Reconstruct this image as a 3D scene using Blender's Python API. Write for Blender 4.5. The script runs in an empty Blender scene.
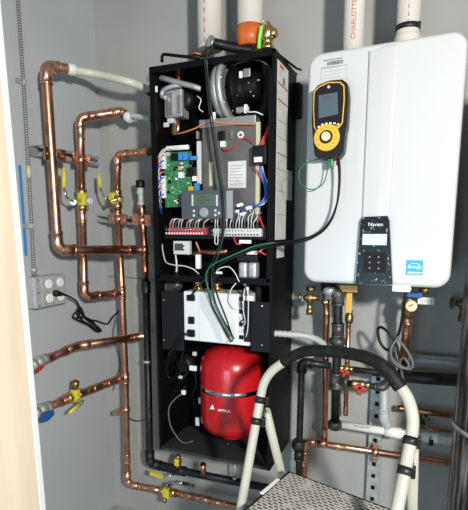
import bpy, bmesh, math, random
from mathutils import Vector, Matrix
random.seed(7)
SC = bpy.context.scene
COL = SC.collection
V = Vector
# ------------------------------------------------------------------ camera
F, CX, CY, D, H = 470.0, 234.0, 308.0, 1.92, 1.461
YAW, PIT = math.radians(22.2), math.radians(9.4)
XW = -1.4735          # left wall
def ray(px, py):
    x = (px-CX)/F; y = -(py-CY)/F
    v = (x, y*math.sin(PIT)+math.cos(PIT), y*math.cos(PIT)-math.sin(PIT))
    c, s = math.cos(YAW), math.sin(YAW)
    return V((v[0]*c-v[1]*s, v[0]*s+v[1]*c, v[2]))
EYE = V((0, -D, H))
def P(px, py, d):     # measured point at distance d in front of the back wall
    r = ray(px, py); return EYE + r*((D-d)/r.y)
def L(px, py, e):     # measured point at distance e off the left wall
    r = ray(px, py); return EYE + r*((XW+e)/r.x)
def Zp(px, py, z):
    r = ray(px, py); return EYE + r*((z-H)/r.z)
cam = bpy.data.cameras.new('camera'); co = bpy.data.objects.new('camera', cam); COL.objects.link(co)
co.location = EYE; co.rotation_euler = (math.pi/2-PIT, 0, YAW)
cam.sensor_fit = 'HORIZONTAL'; cam.sensor_width = 36; cam.lens = F/468*36
cam.shift_y = 53/468; cam.clip_start = .02
SC.camera = co

# ------------------------------------------------------------------ materials
def mat(name, col, rough=.5, metal=0, noise=None, spec=.5, bump=0, bscale=40, coat=0, emit=None, trans=0, alpha=1):
    m = bpy.data.materials.new(name); m.use_nodes = True
    nt = m.node_tree; b = nt.nodes['Principled BSDF']
    b.inputs['Base Color'].default_value = (*col, 1)
    b.inputs['Roughness'].default_value = rough
    b.inputs['Metallic'].default_value = metal
    b.inputs['Specular IOR Level'].default_value = spec
    if coat: b.inputs['Coat Weight'].default_value = coat; b.inputs['Coat Roughness'].default_value = .08
    if trans: b.inputs['Transmission Weight'].default_value = trans
    if emit: b.inputs['Emission Color'].default_value = (*emit[0], 1); b.inputs['Emission Strength'].default_value = emit[1]
    tc = nt.nodes.new('ShaderNodeTexCoord')
    if noise:               # (second colour, scale, low, high)
        n = nt.nodes.new('ShaderNodeTexNoise'); n.inputs['Scale'].default_value = noise[1]; n.inputs['Detail'].default_value = 6
        nt.links.new(tc.outputs['Object'], n.inputs['Vector'])
        r = nt.nodes.new('ShaderNodeValToRGB'); r.color_ramp.elements[0].position = noise[2]; r.color_ramp.elements[1].position = noise[3]
        r.color_ramp.elements[0].color = (*col, 1); r.color_ramp.elements[1].color = (*noise[0], 1)
        nt.links.new(n.outputs['Fac'], r.inputs['Fac']); nt.links.new(r.outputs['Color'], b.inputs['Base Color'])
    if bump:
        n = nt.nodes.new('ShaderNodeTexNoise'); n.inputs['Scale'].default_value = bscale; n.inputs['Detail'].default_value = 4
        nt.links.new(tc.outputs['Object'], n.inputs['Vector'])
        bp = nt.nodes.new('ShaderNodeBump'); bp.inputs['Strength'].default_value = bump; bp.inputs['Distance'].default_value = .004
        nt.links.new(n.outputs['Fac'], bp.inputs['Height']); nt.links.new(bp.outputs['Normal'], b.inputs['Normal'])
    return m
M = {}
M['wall'] = mat('painted_block', (.375,.375,.352), .8, noise=((.335,.338,.32), 3, .35, .7), bump=.25, bscale=25, spec=.25)
M['wall_l'] = mat('painted_wall', (.44,.465,.47), .75, noise=((.395,.42,.43), 2.5, .35, .7), bump=.2, bscale=30, spec=.3)
M['floor'] = mat('concrete', (.42,.40,.36), .85, noise=((.28,.27,.25), 9, .4, .7), bump=.3)
M['copper'] = mat('copper', (.74,.38,.26), .32, 1, noise=((.42,.19,.12), 22, .42, .75))
M['copperdk'] = mat('tarnished_copper', (.50,.22,.13), .35, 1, noise=((.20,.08,.05), 25, .4, .7))
M['solder'] = mat('copper_fitting', (.80,.45,.32), .30, 1, noise=((.5,.24,.15), 60, .5, .75))
M['brass'] = mat('brass', (.72,.52,.22), .28, 1, noise=((.45,.3,.12), 40, .45, .8))
M['brassdk'] = mat('aged_brass', (.42,.29,.13), .4, 1, noise=((.2,.13,.06), 40, .45, .8))
M['brassold'] = mat('dull_brass', (.16,.12,.07), .5, .6, noise=((.08,.06,.04), 40, .45, .8))
M['chrome'] = mat('chrome', (.8,.8,.8), .15, 1)
M['galv'] = mat('galvanized_steel', (.50,.51,.50), .45, .5, noise=((.34,.35,.35), 30, .4, .7))
M['alu'] = mat('cast_aluminium', (.52,.53,.53), .5, .55, noise=((.4,.4,.4), 40, .4, .7), bump=.2, bscale=90)
M['tin'] = mat('brushed_steel', (.45,.44,.42), .45, .8)
M['hx'] = mat('coated_steel', (.145,.137,.126), .5, .3, noise=((.105,.10,.092), 12, .4, .7))
M['ironl'] = mat('grey_iron', (.055,.055,.052), .42, .5, noise=((.16,.155,.145), 35, .45, .75), bump=.3, bscale=80)
M['black'] = mat('black_powder_coat', (.004,.004,.0045), .5, spec=.12, bump=.15, bscale=200)
M['shelf'] = mat('dark_grey_coat', (.032,.034,.036), .5, spec=.3)
M['charcoal'] = mat('charcoal_panel', (.012,.013,.014), .6, spec=.12, bump=.15, bscale=200)
M['rubber'] = mat('black_rubber', (.006,.006,.0065), .45, spec=.3)
M['foam'] = mat('black_foam', (.006,.006,.0065), .55, spec=.25, noise=((.03,.03,.03), 60, .55, .8))
M['iron'] = mat('black_iron', (.014,.014,.014), .42, .3, noise=((.06,.058,.055), 35, .55, .78), bump=.3, bscale=80)
M['white'] = mat('white_enamel', (.54,.545,.54), .3, coat=.3)
M['wplastic'] = mat('white_plastic', (.76,.77,.76), .4)
M['greywhite'] = mat('light_grey_plastic', (.60,.61,.60), .45)
M['pvc'] = mat('cream_pvc', (.66,.61,.54), .4)
M['pvcw'] = mat('white_pvc', (.66,.67,.65), .4)
M['pvcb'] = mat('bright_white_pvc', (.80,.80,.77), .4)
M['pvcg'] = mat('grey_white_pvc', (.42,.44,.43), .45)
M['pex'] = mat('translucent_pex', (.74,.77,.62), .35, trans=.2)
M['pexc'] = mat('cloudy_tubing', (.62,.68,.66), .3, trans=.3)
M['cream'] = mat('cream_paint', (.44,.43,.36), .4, noise=((.34,.32,.26), 9, .55, .85), spec=.4)
M['red'] = mat('red_gloss_paint', (.50,.009,.014), .28, coat=.25, noise=((.36,.006,.010), 14, .5, .8))
M['redp'] = mat('red_plastic', (.45,.025,.02), .4)
M['yellow'] = mat('yellow_vinyl', (.68,.56,.05), .4)
M['orange'] = mat('orange_plastic', (.72,.16,.03), .4, noise=((.5,.08,.02), 20, .4, .7))
M['amber'] = mat('amber_yellow', (.72,.40,.035), .4)
M['blue'] = mat('blue_plastic', (.02,.09,.30), .45)
M['bluel'] = mat('bright_blue', (.04,.24,.62), .45)
M['sky'] = mat('sticker_blue', (.03,.33,.60), .4)
M['green'] = mat('green_insulation', (.012,.15,.06), .4)
M['dgreen'] = mat('dark_green_insulation', (.008,.035,.024), .4)
M['lime'] = mat('lime_tape', (.25,.68,.08), .5)
M['pcb'] = mat('green_circuit_board', (.03,.17,.065), .4, noise=((.10,.30,.14), 120, .5, .62))
M['panel'] = mat('slate_grey_plastic', (.075,.083,.095), .45)
M['panell'] = mat('mid_grey_plastic', (.30,.31,.33), .45)
M['lcd'] = mat('lcd_glass', (.085,.135,.10), .3)
M['lcdb'] = mat('grey_lcd', (.075,.105,.125), .25)
M['lcdw'] = mat('pale_lcd', (.52,.55,.54), .3, noise=((.8,.82,.82), 60, .5, .65))
M['gblack'] = mat('dusty_gloss_black', (.006,.006,.007), .3, spec=.25, noise=((.42,.43,.44), 85, .60, .74))
M['shiny'] = mat('gloss_black_plastic', (.012,.012,.013), .2)
M['ink'] = mat('black_ink', (.06,.06,.06), .6)
M['gink'] = mat('grey_ink', (.35,.36,.36), .6)
M['strip'] = mat('red_terminal_block', (.34,.05,.055), .45)
M['boxgrey'] = mat('grey_box_steel', (.46,.46,.45), .5, .15, noise=((.38,.38,.38), 30, .4, .7))
M['redink'] = mat('red_ink', (.50,.13,.11), .6)
M['whiteink'] = mat('white_ink', (.85,.86,.86), .5)
M['paper'] = mat('white_paper', (.68,.67,.64), .6, noise=((.55,.54,.52), 20, .45, .75))
M['olive'] = mat('pale_yellow_label', (.52,.50,.33), .55)
M['cable'] = mat('grey_cable', (.11,.11,.11), .5)
M['whitewire'] = mat('white_insulation', (.68,.68,.66), .45)
M['redwire'] = mat('red_insulation', (.55,.03,.04), .4)
M['bluewire'] = mat('blue_insulation', (.05,.13,.50), .4)
M['orangewire'] = mat('orange_insulation', (.72,.24,.10), .4)
M['pink'] = mat('pink_insulation', (.68,.35,.34), .45)
M['bluefoam'] = mat('blue_foam', (.05,.22,.52), .6)
M['trimw'] = mat('white_paint', (.74,.75,.74), .5)
M['diallcd'] = mat('ivory_dial', (.80,.66,.36), .4)
def wood():
    m = bpy.data.materials.new('raw_pine'); m.use_nodes = True; nt = m.node_tree; b = nt.nodes['Principled BSDF']
    tc = nt.nodes.new('ShaderNodeTexCoord'); mp = nt.nodes.new('ShaderNodeMapping'); mp.inputs['Scale'].default_value = (9, 9, .55)
    nt.links.new(tc.outputs['Object'], mp.inputs['Vector'])
    n = nt.nodes.new('ShaderNodeTexNoise'); n.inputs['Scale'].default_value = 2.2; n.inputs['Detail'].default_value = 5
    nt.links.new(mp.outputs['Vector'], n.inputs['Vector'])
    r = nt.nodes.new('ShaderNodeValToRGB'); r.color_ramp.elements[0].color = (.66,.53,.38,1); r.color_ramp.elements[1].color = (.76,.65,.49,1)
    r.color_ramp.elements[0].position = .3; r.color_ramp.elements[1].position = .65
    nt.links.new(n.outputs['Fac'], r.inputs['Fac'])
    v = nt.nodes.new('ShaderNodeTexVoronoi'); v.inputs['Scale'].default_value = 5.5; nt.links.new(tc.outputs['Object'], v.inputs['Vector'])
    k = nt.nodes.new('ShaderNodeValToRGB'); k.color_ramp.elements[0].color = (.22,.11,.05,1); k.color_ramp.elements[0].position = .03; k.color_ramp.elements[1].color = (1,1,1,1); k.color_ramp.elements[1].position = .075
    nt.links.new(v.outputs['Distance'], k.inputs['Fac'])
    mx = nt.nodes.new('ShaderNodeMix'); mx.data_type = 'RGBA'; mx.blend_type = 'MULTIPLY'; mx.inputs[0].default_value = .8
    nt.links.new(r.outputs['Color'], mx.inputs[6]); nt.links.new(k.outputs['Color'], mx.inputs[7])
    nt.links.new(mx.outputs[2], b.inputs['Base Color']); b.inputs['Roughness'].default_value = .6
    return m
M['wood'] = wood()
def tread():
    m = bpy.data.materials.new('worn_grip_tread'); m.use_nodes = True; nt = m.node_tree; b = nt.nodes['Principled BSDF']
    tc = nt.nodes.new('ShaderNodeTexCoord')
    br = nt.nodes.new('ShaderNodeTexBrick'); br.inputs['Scale'].default_value = 1
    br.inputs['Brick Width'].default_value = .021; br.inputs['Row Height'].default_value = .0115; br.inputs['Mortar Size'].default_value = .0030
    br.inputs['Color1'].default_value = (.012,.012,.012,1); br.inputs['Color2'].default_value = (.03,.03,.03,1); br.inputs['Mortar'].default_value = (.50,.49,.45,1)
    nt.links.new(tc.outputs['Object'], br.inputs['Vector'])
    n = nt.nodes.new('ShaderNodeTexNoise'); n.inputs['Scale'].default_value = 26; n.inputs['Detail'].default_value = 8; nt.links.new(tc.outputs['Object'], n.inputs['Vector'])
    r = nt.nodes.new('ShaderNodeValToRGB'); r.color_ramp.elements[0].position = .54; r.color_ramp.elements[1].position = .72
    nt.links.new(n.outputs['Fac'], r.inputs['Fac'])
    mx = nt.nodes.new('ShaderNodeMix'); mx.data_type = 'RGBA'; nt.links.new(r.outputs['Color'], mx.inputs[0])
    nt.links.new(br.outputs['Color'], mx.inputs[6]); mx.inputs[7].default_value = (.5,.48,.44,1)
    nt.links.new(mx.outputs[2], b.inputs['Base Color']); b.inputs['Roughness'].default_value = .7
    bp = nt.nodes.new('ShaderNodeBump'); bp.inputs['Strength'].default_value = .5; bp.inputs['Distance'].default_value = .002
    nt.links.new(br.outputs['Fac'], bp.inputs['Height']); nt.links.new(bp.outputs['Normal'], b.inputs['Normal'])
    return m
M['tread'] = tread()
def film():
    m = bpy.data.materials.new('black_stretch_film'); m.use_nodes = True; nt = m.node_tree; b = nt.nodes['Principled BSDF']
    tc = nt.nodes.new('ShaderNodeTexCoord'); mp = nt.nodes.new('ShaderNodeMapping'); mp.inputs['Scale'].default_value = (30, 30, 2.2)
    nt.links.new(tc.outputs['Object'], mp.inputs['Vector'])
    n = nt.nodes.new('ShaderNodeTexNoise'); n.inputs['Scale'].default_value = 1.6; n.inputs['Detail'].default_value = 5
    nt.links.new(mp.outputs['Vector'], n.inputs['Vector'])
    r = nt.nodes.new('ShaderNodeValToRGB'); r.color_ramp.elements[0].color = (.02,.02,.022,1); r.color_ramp.elements[1].color = (.34,.33,.31,1)  # pale vertical streaks painted into the black as reflections
    r.color_ramp.elements[0].position = .5; r.color_ramp.elements[1].position = .66
    nt.links.new(n.outputs['Fac'], r.inputs['Fac']); nt.links.new(r.outputs['Color'], b.inputs['Base Color'])
    b.inputs['Roughness'].default_value = .22; b.inputs['Metallic'].default_value = .3
    bp = nt.nodes.new('ShaderNodeBump'); bp.inputs['Strength'].default_value = .7; bp.inputs['Distance'].default_value = .01
    nt.links.new(n.outputs['Fac'], bp.inputs['Height']); nt.links.new(bp.outputs['Normal'], b.inputs['Normal'])
    return m
M['film'] = film()
def banded():
    m = bpy.data.materials.new('spiral_steel_jacket'); m.use_nodes = True; nt = m.node_tree; b = nt.nodes['Principled BSDF']
    tc = nt.nodes.new('ShaderNodeTexCoord'); wv = nt.nodes.new('ShaderNodeTexWave'); wv.bands_direction = 'Z'; wv.inputs['Scale'].default_value = 34
    nt.links.new(tc.outputs['Object'], wv.inputs['Vector'])
    r = nt.nodes.new('ShaderNodeValToRGB'); r.color_ramp.elements[0].color = (.04,.04,.04,1); r.color_ramp.elements[1].color = (.33,.33,.32,1)
    nt.links.new(wv.outputs['Fac'], r.inputs['Fac']); nt.links.new(r.outputs['Color'], b.inputs['Base Color']); b.inputs['Roughness'].default_value = .5
    return m
M['bx'] = banded()

# ------------------------------------------------------------------ mesh helpers
def frame_of(ax):
    ax = ax.normalized(); u = ax.cross(V((0,0,1)))
    if u.length < 1e-4: u = ax.cross(V((0,1,0)))
    u.normalize(); return u, u.cross(ax).normalized()
def catmull(pts, n=8):
    out = []
    p = [pts[0]*2-pts[1]] + list(pts) + [pts[-1]*2-pts[-2]]
    for i in range(1, len(p)-2):
        a, b, c, d = p[i-1], p[i], p[i+1], p[i+2]
        for k in range(n):
            t = k/n
            out.append(.5*((2*b)+(c-a)*t+(2*a-5*b+4*c-d)*t*t+(3*b-a-3*c+d)*t**3))
    out.append(pts[-1]); return out
def fillet(pts, R, n=8):
    out = [pts[0]]
    for i in range(1, len(pts)-1):
        a, b, c = pts[i-1], pts[i], pts[i+1]
        u, w = (a-b).normalized(), (c-b).normalized()
        ang = math.acos(max(-1, min(1, u.dot(w))))
        t = min(R/max(math.tan(ang/2), .05), (a-b).length*.48, (c-b).length*.48)
        for k in range(n+1):
            s = k/n; p0 = b+u*t; p2 = b+w*t
            out.append(p0*(1-s)**2+b*2*s*(1-s)+p2*s*s)
    out.append(pts[-1]); return out
class MB:
    def __init__(s): s.bm = bmesh.new()
    def box(s, c, size, rot=None, bev=0, seg=2):
        t = bmesh.new(); bmesh.ops.create_cube(t, size=1)
        bmesh.ops.scale(t, vec=size, verts=t.verts)
        if bev: bmesh.ops.bevel(t, geom=list(t.edges), offset=bev, segments=seg, profile=.5, affect='EDGES')
        m = Matrix.Translation(c) @ (rot.to_4x4() if rot else Matrix.Identity(4))
        bmesh.ops.transform(t, matrix=m, verts=t.verts); s._add(t); return s
    def span(s, a, b, bev=0):
        a, b = V(a), V(b); d = b-a
        return s.box((a+b)/2, (abs(d.x), abs(d.y), abs(d.z)), None, bev)
    def _add(s, t):
        me = bpy.data.meshes.new('t'); t.to_mesh(me); t.free(); s.bm.from_mesh(me); bpy.data.meshes.remove(me)
    def tube(s, pts, r, seg=12, cap=True):
        pts = [V(p) for p in pts]; n = len(pts); rr = r if isinstance(r, (list, tuple)) else [r]*n
        t0 = (pts[1]-pts[0]).normalized(); u, w = frame_of(t0); rings = []
        for i, p in enumerate(pts):
            a = pts[min(i+1, n-1)]-pts[max(i-1, 0)]
            t1 = a.normalized() if a.length > 1e-9 else t0
            q = t0.rotation_difference(t1); u = q @ u; w = q @ w; t0 = t1
            rings.append([s.bm.verts.new(p+(u*math.cos(k*math.tau/seg)+w*math.sin(k*math.tau/seg))*rr[i]) for k in range(seg)])
        for i in range(n-1):
            for k in range(seg):
                f = s.bm.faces.new((rings[i][k], rings[i][(k+1)%seg], rings[i+1][(k+1)%seg], rings[i+1][k])); f.smooth = True
        if cap: s.bm.faces.new(rings[0][::-1]); s.bm.faces.new(rings[-1])
        return s
    def lathe(s, base, axis, prof, seg=24, cap=True):   # prof: (distance along axis, radius)
        axis = V(axis).normalized(); u, w = frame_of(axis); rings = []
        for h, r in prof:
            rings.append([s.bm.verts.new(V(base)+axis*h+(u*math.cos(k*math.tau/seg)+w*math.sin(k*math.tau/seg))*max(r,1e-5)) for k in range(seg)])
        for i in range(len(prof)-1):
            for k in range(seg):
                f = s.bm.faces.new((rings[i][k], rings[i][(k+1)%seg], rings[i+1][(k+1)%seg], rings[i+1][k])); f.smooth = True
        if cap: s.bm.faces.new(rings[0][::-1]); s.bm.faces.new(rings[-1])
        return s
    def prism(s, pts, ext):
        a = [s.bm.verts.new(V(p)) for p in pts]; b = [s.bm.verts.new(V(p)+V(ext)) for p in pts]; n = len(a)
        s.bm.faces.new(a); s.bm.faces.new(b[::-1])
        for i in range(n): s.bm.faces.new((a[i], b[i], b[(i+1)%n], a[(i+1)%n]))
        return s
    def torus(s, c, axis, R, r, seg=28):
        u, w = frame_of(V(axis)); pts = [V(c)+(u*math.cos(k*math.tau/seg)+w*math.sin(k*math.tau/seg))*R for k in range(seg+1)]
        return s.tube(pts, r, 10)
    def build(s, name, m, parent=None, loc=None, **kw):
        bmesh.ops.recalc_face_normals(s.bm, faces=s.bm.faces)
        me = bpy.data.meshes.new(name); 
        root = parent
        off = V((0,0,0))
        while root is not None:
            off += root.location; root = root.parent
        if parent is None:
            if loc is None:
                xs = [v.co for v in s.bm.verts]
                loc = V(((min(c.x for c in xs)+max(c.x for c in xs))/2, (min(c.y for c in xs)+max(c.y for c in xs))/2, min(c.z for c in xs)))
            off = V(loc)
        bmesh.ops.translate(s.bm, vec=-off, verts=s.bm.verts)
        s.bm.to_mesh(me); s.bm.free()
        o = bpy.data.objects.new(name, me); COL.objects.link(o)
        me.materials.append(M[m])
        if parent is not None: o.parent = parent
        else: o.location = off
        for k, v in kw.items(): o[k] = v
        return o
def thing(name, loc, label, cat, group=None):
    o = bpy.data.objects.new(name, None); COL.objects.link(o); o.location = loc; o.empty_display_size = .05
    return tag(o, label, cat, group)
def tag(o, label, cat, group=None):
    o['label'] = label; o['category'] = cat
    if group: o['group'] = group
    return o
def struct(o): o['kind'] = 'structure'; return o
def text(name, s, origin, ux, uy, size, m, parent, align='CENTER', ext=.0003, bold=0):
    cu = bpy.data.curves.new('t', 'FONT'); cu.body = s; cu.size = size; cu.align_x = align; cu.align_y = 'CENTER'; cu.extrude = ext; cu.offset = bold
    t = bpy.data.objects.new('t', cu); COL.objects.link(t)
    bpy.context.view_layer.update()
    me = bpy.data.meshes.new_from_object(t.evaluated_get(bpy.context.evaluated_depsgraph_get()))
    bpy.data.objects.remove(t); bpy.data.curves.remove(cu)
    ux, uy = V(ux).normalized(), V(uy).normalized(); uz = ux.cross(uy)
    off = V((0,0,0)); r = parent
    while r is not None: off += r.location; r = r.parent
    for v in me.vertices: v.co = V(origin)+ux*v.co.x+uy*v.co.y+uz*v.co.z-off
    me.materials.clear(); me.materials.append(M[m])
    o = bpy.data.objects.new(name, me); me.name = name; COL.objects.link(o); o.parent = parent
    return o
X, Y, Zx = V((1,0,0)), V((0,1,0)), V((0,0,1))
def slab(name, m, parent, a, b, d, th=.004, bev=0, **kw):     # facing the room: pixel corners a,b on the plane d
    p, q = P(*a, d+th), P(*b, d+th); xm = (a[0]+b[0])/2; p.z, q.z = P(xm, a[1], d+th).z, P(xm, b[1], d+th).z
    return MB().span((p.x, -d, p.z), (q.x, -d-th, q.z), bev).build(name, m, parent, **kw)
def wire(name, m, parent, pts, r, n=6, seg=8, **kw):
    if m == 'whitewire': r *= .72
    return MB().tube(catmull(pts, n), r, seg).build(name, m, parent, **kw)

def pipe_run(name, label, cat, pts, r, m='copper', fm='solder', R=None, couplings=(), group=None, fname='elbow_fitting', fr=1.16, seg=16):
    pts = [V(p) for p in pts]; R = R or r*2.2
    o = tag(MB().tube(fillet(pts, R), r, seg).build(name, m), label, cat, group)
    for i in range(1, len(pts)-1):
        a, b, c = pts[i-1], pts[i], pts[i+1]; u, w = (a-b).normalized(), (c-b).normalized()
        ang = math.acos(max(-1, min(1, u.dot(w)))); t = R/max(math.tan(ang/2), .05)
        e = t+r*1.5
        pp = fillet([b+u*min(e, (a-b).length*.6), b, b+w*min(e, (c-b).length*.6)], R)
        n = len(pp); rr = [r*fr]*n
        mb = MB().tube(pp, rr, seg)
        for q, dv in ((pp[0], u), (pp[-1], w)): mb.tube([q-dv*r*.5, q], r*(fr+.07), seg)
        mb.build(fname, fm, o)
    for sgi, t in couplings:
        a, b = pts[sgi], pts[sgi+1]; c = a.lerp(b, t); dv = (b-a).normalized(); h = r*1.5
        MB().lathe(c-dv*h, dv, [(0,r*1.0),(0,r*(fr-.02)),(h*.12,r*fr),(h*.2,r*(fr-.06)),(h*1.8,r*(fr-.06)),(h*1.88,r*fr),(h*2,r*(fr-.02)),(h*2,r*1.0)], seg).build('coupling', fm, o)
    return o

# ------------------------------------------------------------------ room
struct(MB().span((XW-.12, 0, -.0), (2.2, .12, 2.9)).build('wall_back', 'wall'))
struct(MB().span((XW-.12, -1.05, 0), (XW, 0, 2.9)).build('wall_left', 'wall_l'))
struct(MB().span((XW-.12, -2.8, -.1), (2.2, .12, 0)).build('floor', 'floor'))
struct(MB().span((2.2, -2.8, 0), (2.3, .12, 2.9)).build('wall_right', 'wall'))
# door jamb: raw plywood face with a white edge
ja, jb = P(-30, 250, .98), P(20, 250, .98)
e1 = P(13, 150, .98)
xj = L(25, 255, 0)
# jamb corner: choose the plane X = xq
xq = P(30, 300, 1.05).x
def Jp(px, py): 
    r = ray(px, py); return EYE + r*(xq/r.x)
y_far = Jp(23.3, 255).y; y_mid = Jp(17, 255).y
dj = struct(MB().span((xq-.10, y_mid-.55, 0), (xq, y_mid, 2.9)).build('door_1', 'wood'))
tj = struct(MB().span((xq-.10, y_mid, 0), (xq+.001, y_far, 2.9), .002).build('trim_1', 'trimw'))
for q in (dj, tj):      # the jamb stands a little out of plumb
    for vtx in q.data.vertices: vtx.co.x -= (vtx.co.z-1.4)*.022
ta, tb = L(18,165,0), L(23,256,0)
o = MB().span((XW, ta.y, tb.z), (XW+.0015, L(24.2,210,0).y, ta.z)).build('tape_strip', 'bluefoam')
tag(o, 'vertical strip of blue tape on left wall beside the white door trim', 'tape')

# ------------------------------------------------------------------ left wall: cable, outlet, cord
def armored():
    top = L(17,-12,.012); top.z = 2.89
    pts = [top, L(18,0,.012), L(23,75,.012), L(28,160,.012), L(32,230,.012), L(34,276,.016)]
    pts = catmull(pts, 40); out = []; rr = []
    for i, p in enumerate(pts): out.append(p); rr.append(.0072 if i % 2 else .0058)
    o = tag(MB().tube(out, rr, 10).build('armored_cable', 'bx'), 'thin grey armored cable running down the left wall to the outlet box', 'cable')
    for py, px in ((82, 23.5), (226, 31.5)):
        c = L(px, py, .012); MB().box(c, (.022,.012,.02), None, .003).box(c+V((-.006,-.018,0)), (.006,.03,.016)).build('strap', 'galv', o)
    a, b = L(28.5,166,.013), L(29.3,178,.013)
    MB().tube([a, b], .009, 12).build('tape_band', 'olive', o, label='yellow tape band')
    MB().lathe(L(34,268,.016), V((0,0,-1)), [(0,.011),(.012,.013),(.014,.010),(.03,.010)], 16).build('connector', 'galv', o)
armored()
def outlet():
    y0, y1 = L(25,290,0).y, L(57,290,0).y
    zt, zb = L(40,275,0).z, L(40,306,0).z
    root = thing('outlet_box', (XW, (y0+y1)/2, zb), 'grey metal outlet box with four white sockets on left wall', 'outlet')
    # shallow box with rounded corners
    MB().span((XW, y0, zb), (XW+.05, y1, zt), .006).build('box_body', 'boxgrey', root)
    MB().span((XW+.05, y0+.035, zb+.004), (XW+.054, y1-.003, zt-.004), .0015).build('cover_plate', 'boxgrey', root)
    w = (y1-y0-.035)
    for i in (0, 1):
        for j in (0, 1):
            c = V((XW+.052, y0+.035+w*(.27+.46*i), zb+(zt-zb)*(.28+.46*j)))
            s = MB().lathe(c, X, [(0,.0185),(.005,.0185),(.006,.0172)], 24).build('socket', 'whiteink', root)
            for dy, hh in ((-.006, .009), (.006, .011)):
                MB().box(c+V((.006, dy, .003)), (.0012, .0014, hh*.8)).build('slot', 'gink', s)
    for j in (.1, .5, .9):
        MB().lathe(V((XW+.05, y0+.017, zb+(zt-zb)*j)), X, [(0,.005),(.003,.005),(.0035,.002)], 10).build('screw', 'chrome', root)
outlet()
def cord():
    c = L(54, 293, .062)
    pts = [L(62,294,.068), L(68,296,.07), L(77,302,.05), L(80,312,.03), L(76,319,.02), L(73,316,.024), L(79,311,.03), L(88,320,.03), L(98,327,.03), L(101,331,.03), L(96,331,.025), L(88,325,.02), L(79,321,.02), L(76,318,.03), L(84,317,.035), L(92,321,.03), L(99,330,.02), L(94,327,.035), L(82,320,.035), L(77,311,.03), L(81,308,.02), L(86,318,.015), L(97,321,.012), L(107,324,.012), P(112,318,.03), P(117,313,.03), P(119,310,.02)]
    o = tag(wire('power_cord', 'rubber', None, pts, .0042), 'black power cord looped in a loose coil beside the outlet box', 'power cord')
    MB().lathe(c, (L(62,294,.068)-c), [(0,.012),(.012,.014),(.03,.010),(.05,.005)], 14).build('plug', 'rubber', o)
cord()
pts = [P(116,318,.02), P(113,335,.015), P(117,350,.012), P(120,365,.012), P(116,378,.012), P(113,390,.012)]
tag(wire('thermostat_wire', 'cable', None, pts, .0028), 'thin grey wire hugging the corner behind the copper riser', 'wire')

# ------------------------------------------------------------------ copper piping on the left
RA, RB, RC = .0195, .0175, .0165
pa0 = L(68,69,.10); pa1 = L(46,65,.10)
A = pipe_run('copper_pipe', 'tall thick copper pipe nearest the door, elbowed at top and bottom', 'pipe',
    [L(69,69,.10), L(45.5,66,.10), L(58,250,.10), P(139,250,.12)], RA, couplings=((1,.93),(2,.12),(2,.93)), R=.045)
px = [L(71,70,.10), L(95,74,.16), P(125,81,.22), P(140,86,.17), P(151,91,.12)]
o = tag(wire('plastic_tube', 'pex', None, px, .0155, 8, 14), 'pale translucent plastic tube sloping from copper elbow to boiler top', 'tube')
MB().lathe(L(67.5,69,.10), px[1]-px[0], [(0,.020),(.004,.022),(.03,.022),(.034,.0165)], 16).build('collar', 'wplastic', o)
MB().lathe(P(147,89.5,.135), px[-1]-px[-2], [(0,.017),(.002,.020),(.02,.020),(.022,.017)], 16).build('end_nut', 'rubber', o)
Bt = pipe_run('copper_pipe', 'copper pipe with white capped end above the left yellow valve', 'pipe',
    [P(127,117,.12), P(121,111.5,.115), L(80,118,.085), L(81.5,192,.085)], RB, couplings=((1,.55),(2,.2)), R=.03)
MB().lathe(P(126,116,.12), P(130,118,.12)-P(124,115,.12), [(0,.019),(.003,.021),(.028,.021),(.031,.016)], 16).build('end_cap', 'wplastic', Bt)
o = tag(wire('plastic_tube', 'pexc', None, [P(129,115.5,.125), P(140,117,.13), P(151,120,.14)], .011, 6, 12), 'short cloudy tube from white capped copper end into boiler side', 'tube')
Bb = pipe_run('copper_pipe', 'copper pipe running down from left yellow valve and curving into riser', 'pipe',
    [L(82,208,.085), L(84.5,297,.085), P(121,293,.085)], RB, couplings=((0,.1),(1,.2),(1,.88)), R=.045)
Ct = pipe_run('copper_pipe', 'short copper pipe elbowing from the boiler side down to right yellow valve', 'pipe',
    [P(151,151.5,.10), P(117.5,155,.085), P(117.2,191,.085)], RC, couplings=((0,.2),(0,.5),(1,.25)), R=.036)
Cb = pipe_run('copper_pipe', 'long copper riser in the corner below the right yellow valve', 'pipe',
    [P(117.5,206,.085), P(122,293,.085), P(125.5,378,.085), P(127.5,484,.085), P(162,491,.10)], RC, couplings=((0,.12),(0,.97),(2,.0),(2,.75),(3,.3),(3,.75)), R=.04)
Cc = pipe_run('copper_pipe', 'copper pipe low on the wall leading right from bottom yellow valve', 'pipe',
    [P(175,493,.10), P(205,499,.11), P(250,510,.12), P(262,513,.12)], RC, couplings=((0,.4),(0,.9),(1,.4)), R=.1)
# dark copper drop with cap, then black iron
Dd = pipe_run('copper_pipe', 'dark copper pipe with cloudy capped top beside the boiler', 'pipe',
    [P(141.5,207,.11), P(144.5,250,.11), P(145.5,283,.11)], RC*.95, 'copperdk', 'copperdk', couplings=((0,.08),(0,.45),(1,.0),(1,.5)))
MB().lathe(P(141.5,209,.11), P(140.3,186,.11)-P(141.5,209,.11), [(0,.017),(.03,.017),(.034,.013),(.06,.012),(.066,.017),(.10,.016)], 16).build('clear_fitting', 'pexc', Dd)
MB().lathe(P(140.5,188,.11), Zx, [(0,.018),(.004,.020),(.03,.020),(.034,.016)], 8).build('end_cap', 'rubber', Dd)
Bi = pipe_run('iron_pipe', 'black iron pipe down the left of the boiler turning right underneath', 'pipe',
    [P(146,283,.11), P(150,463,.11), P(180,470.5,.12), P(288,492,.12)], .0175, 'iron', 'iron', couplings=((0,.02),(1,.6)), R=.035, fr=1.3)
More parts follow.
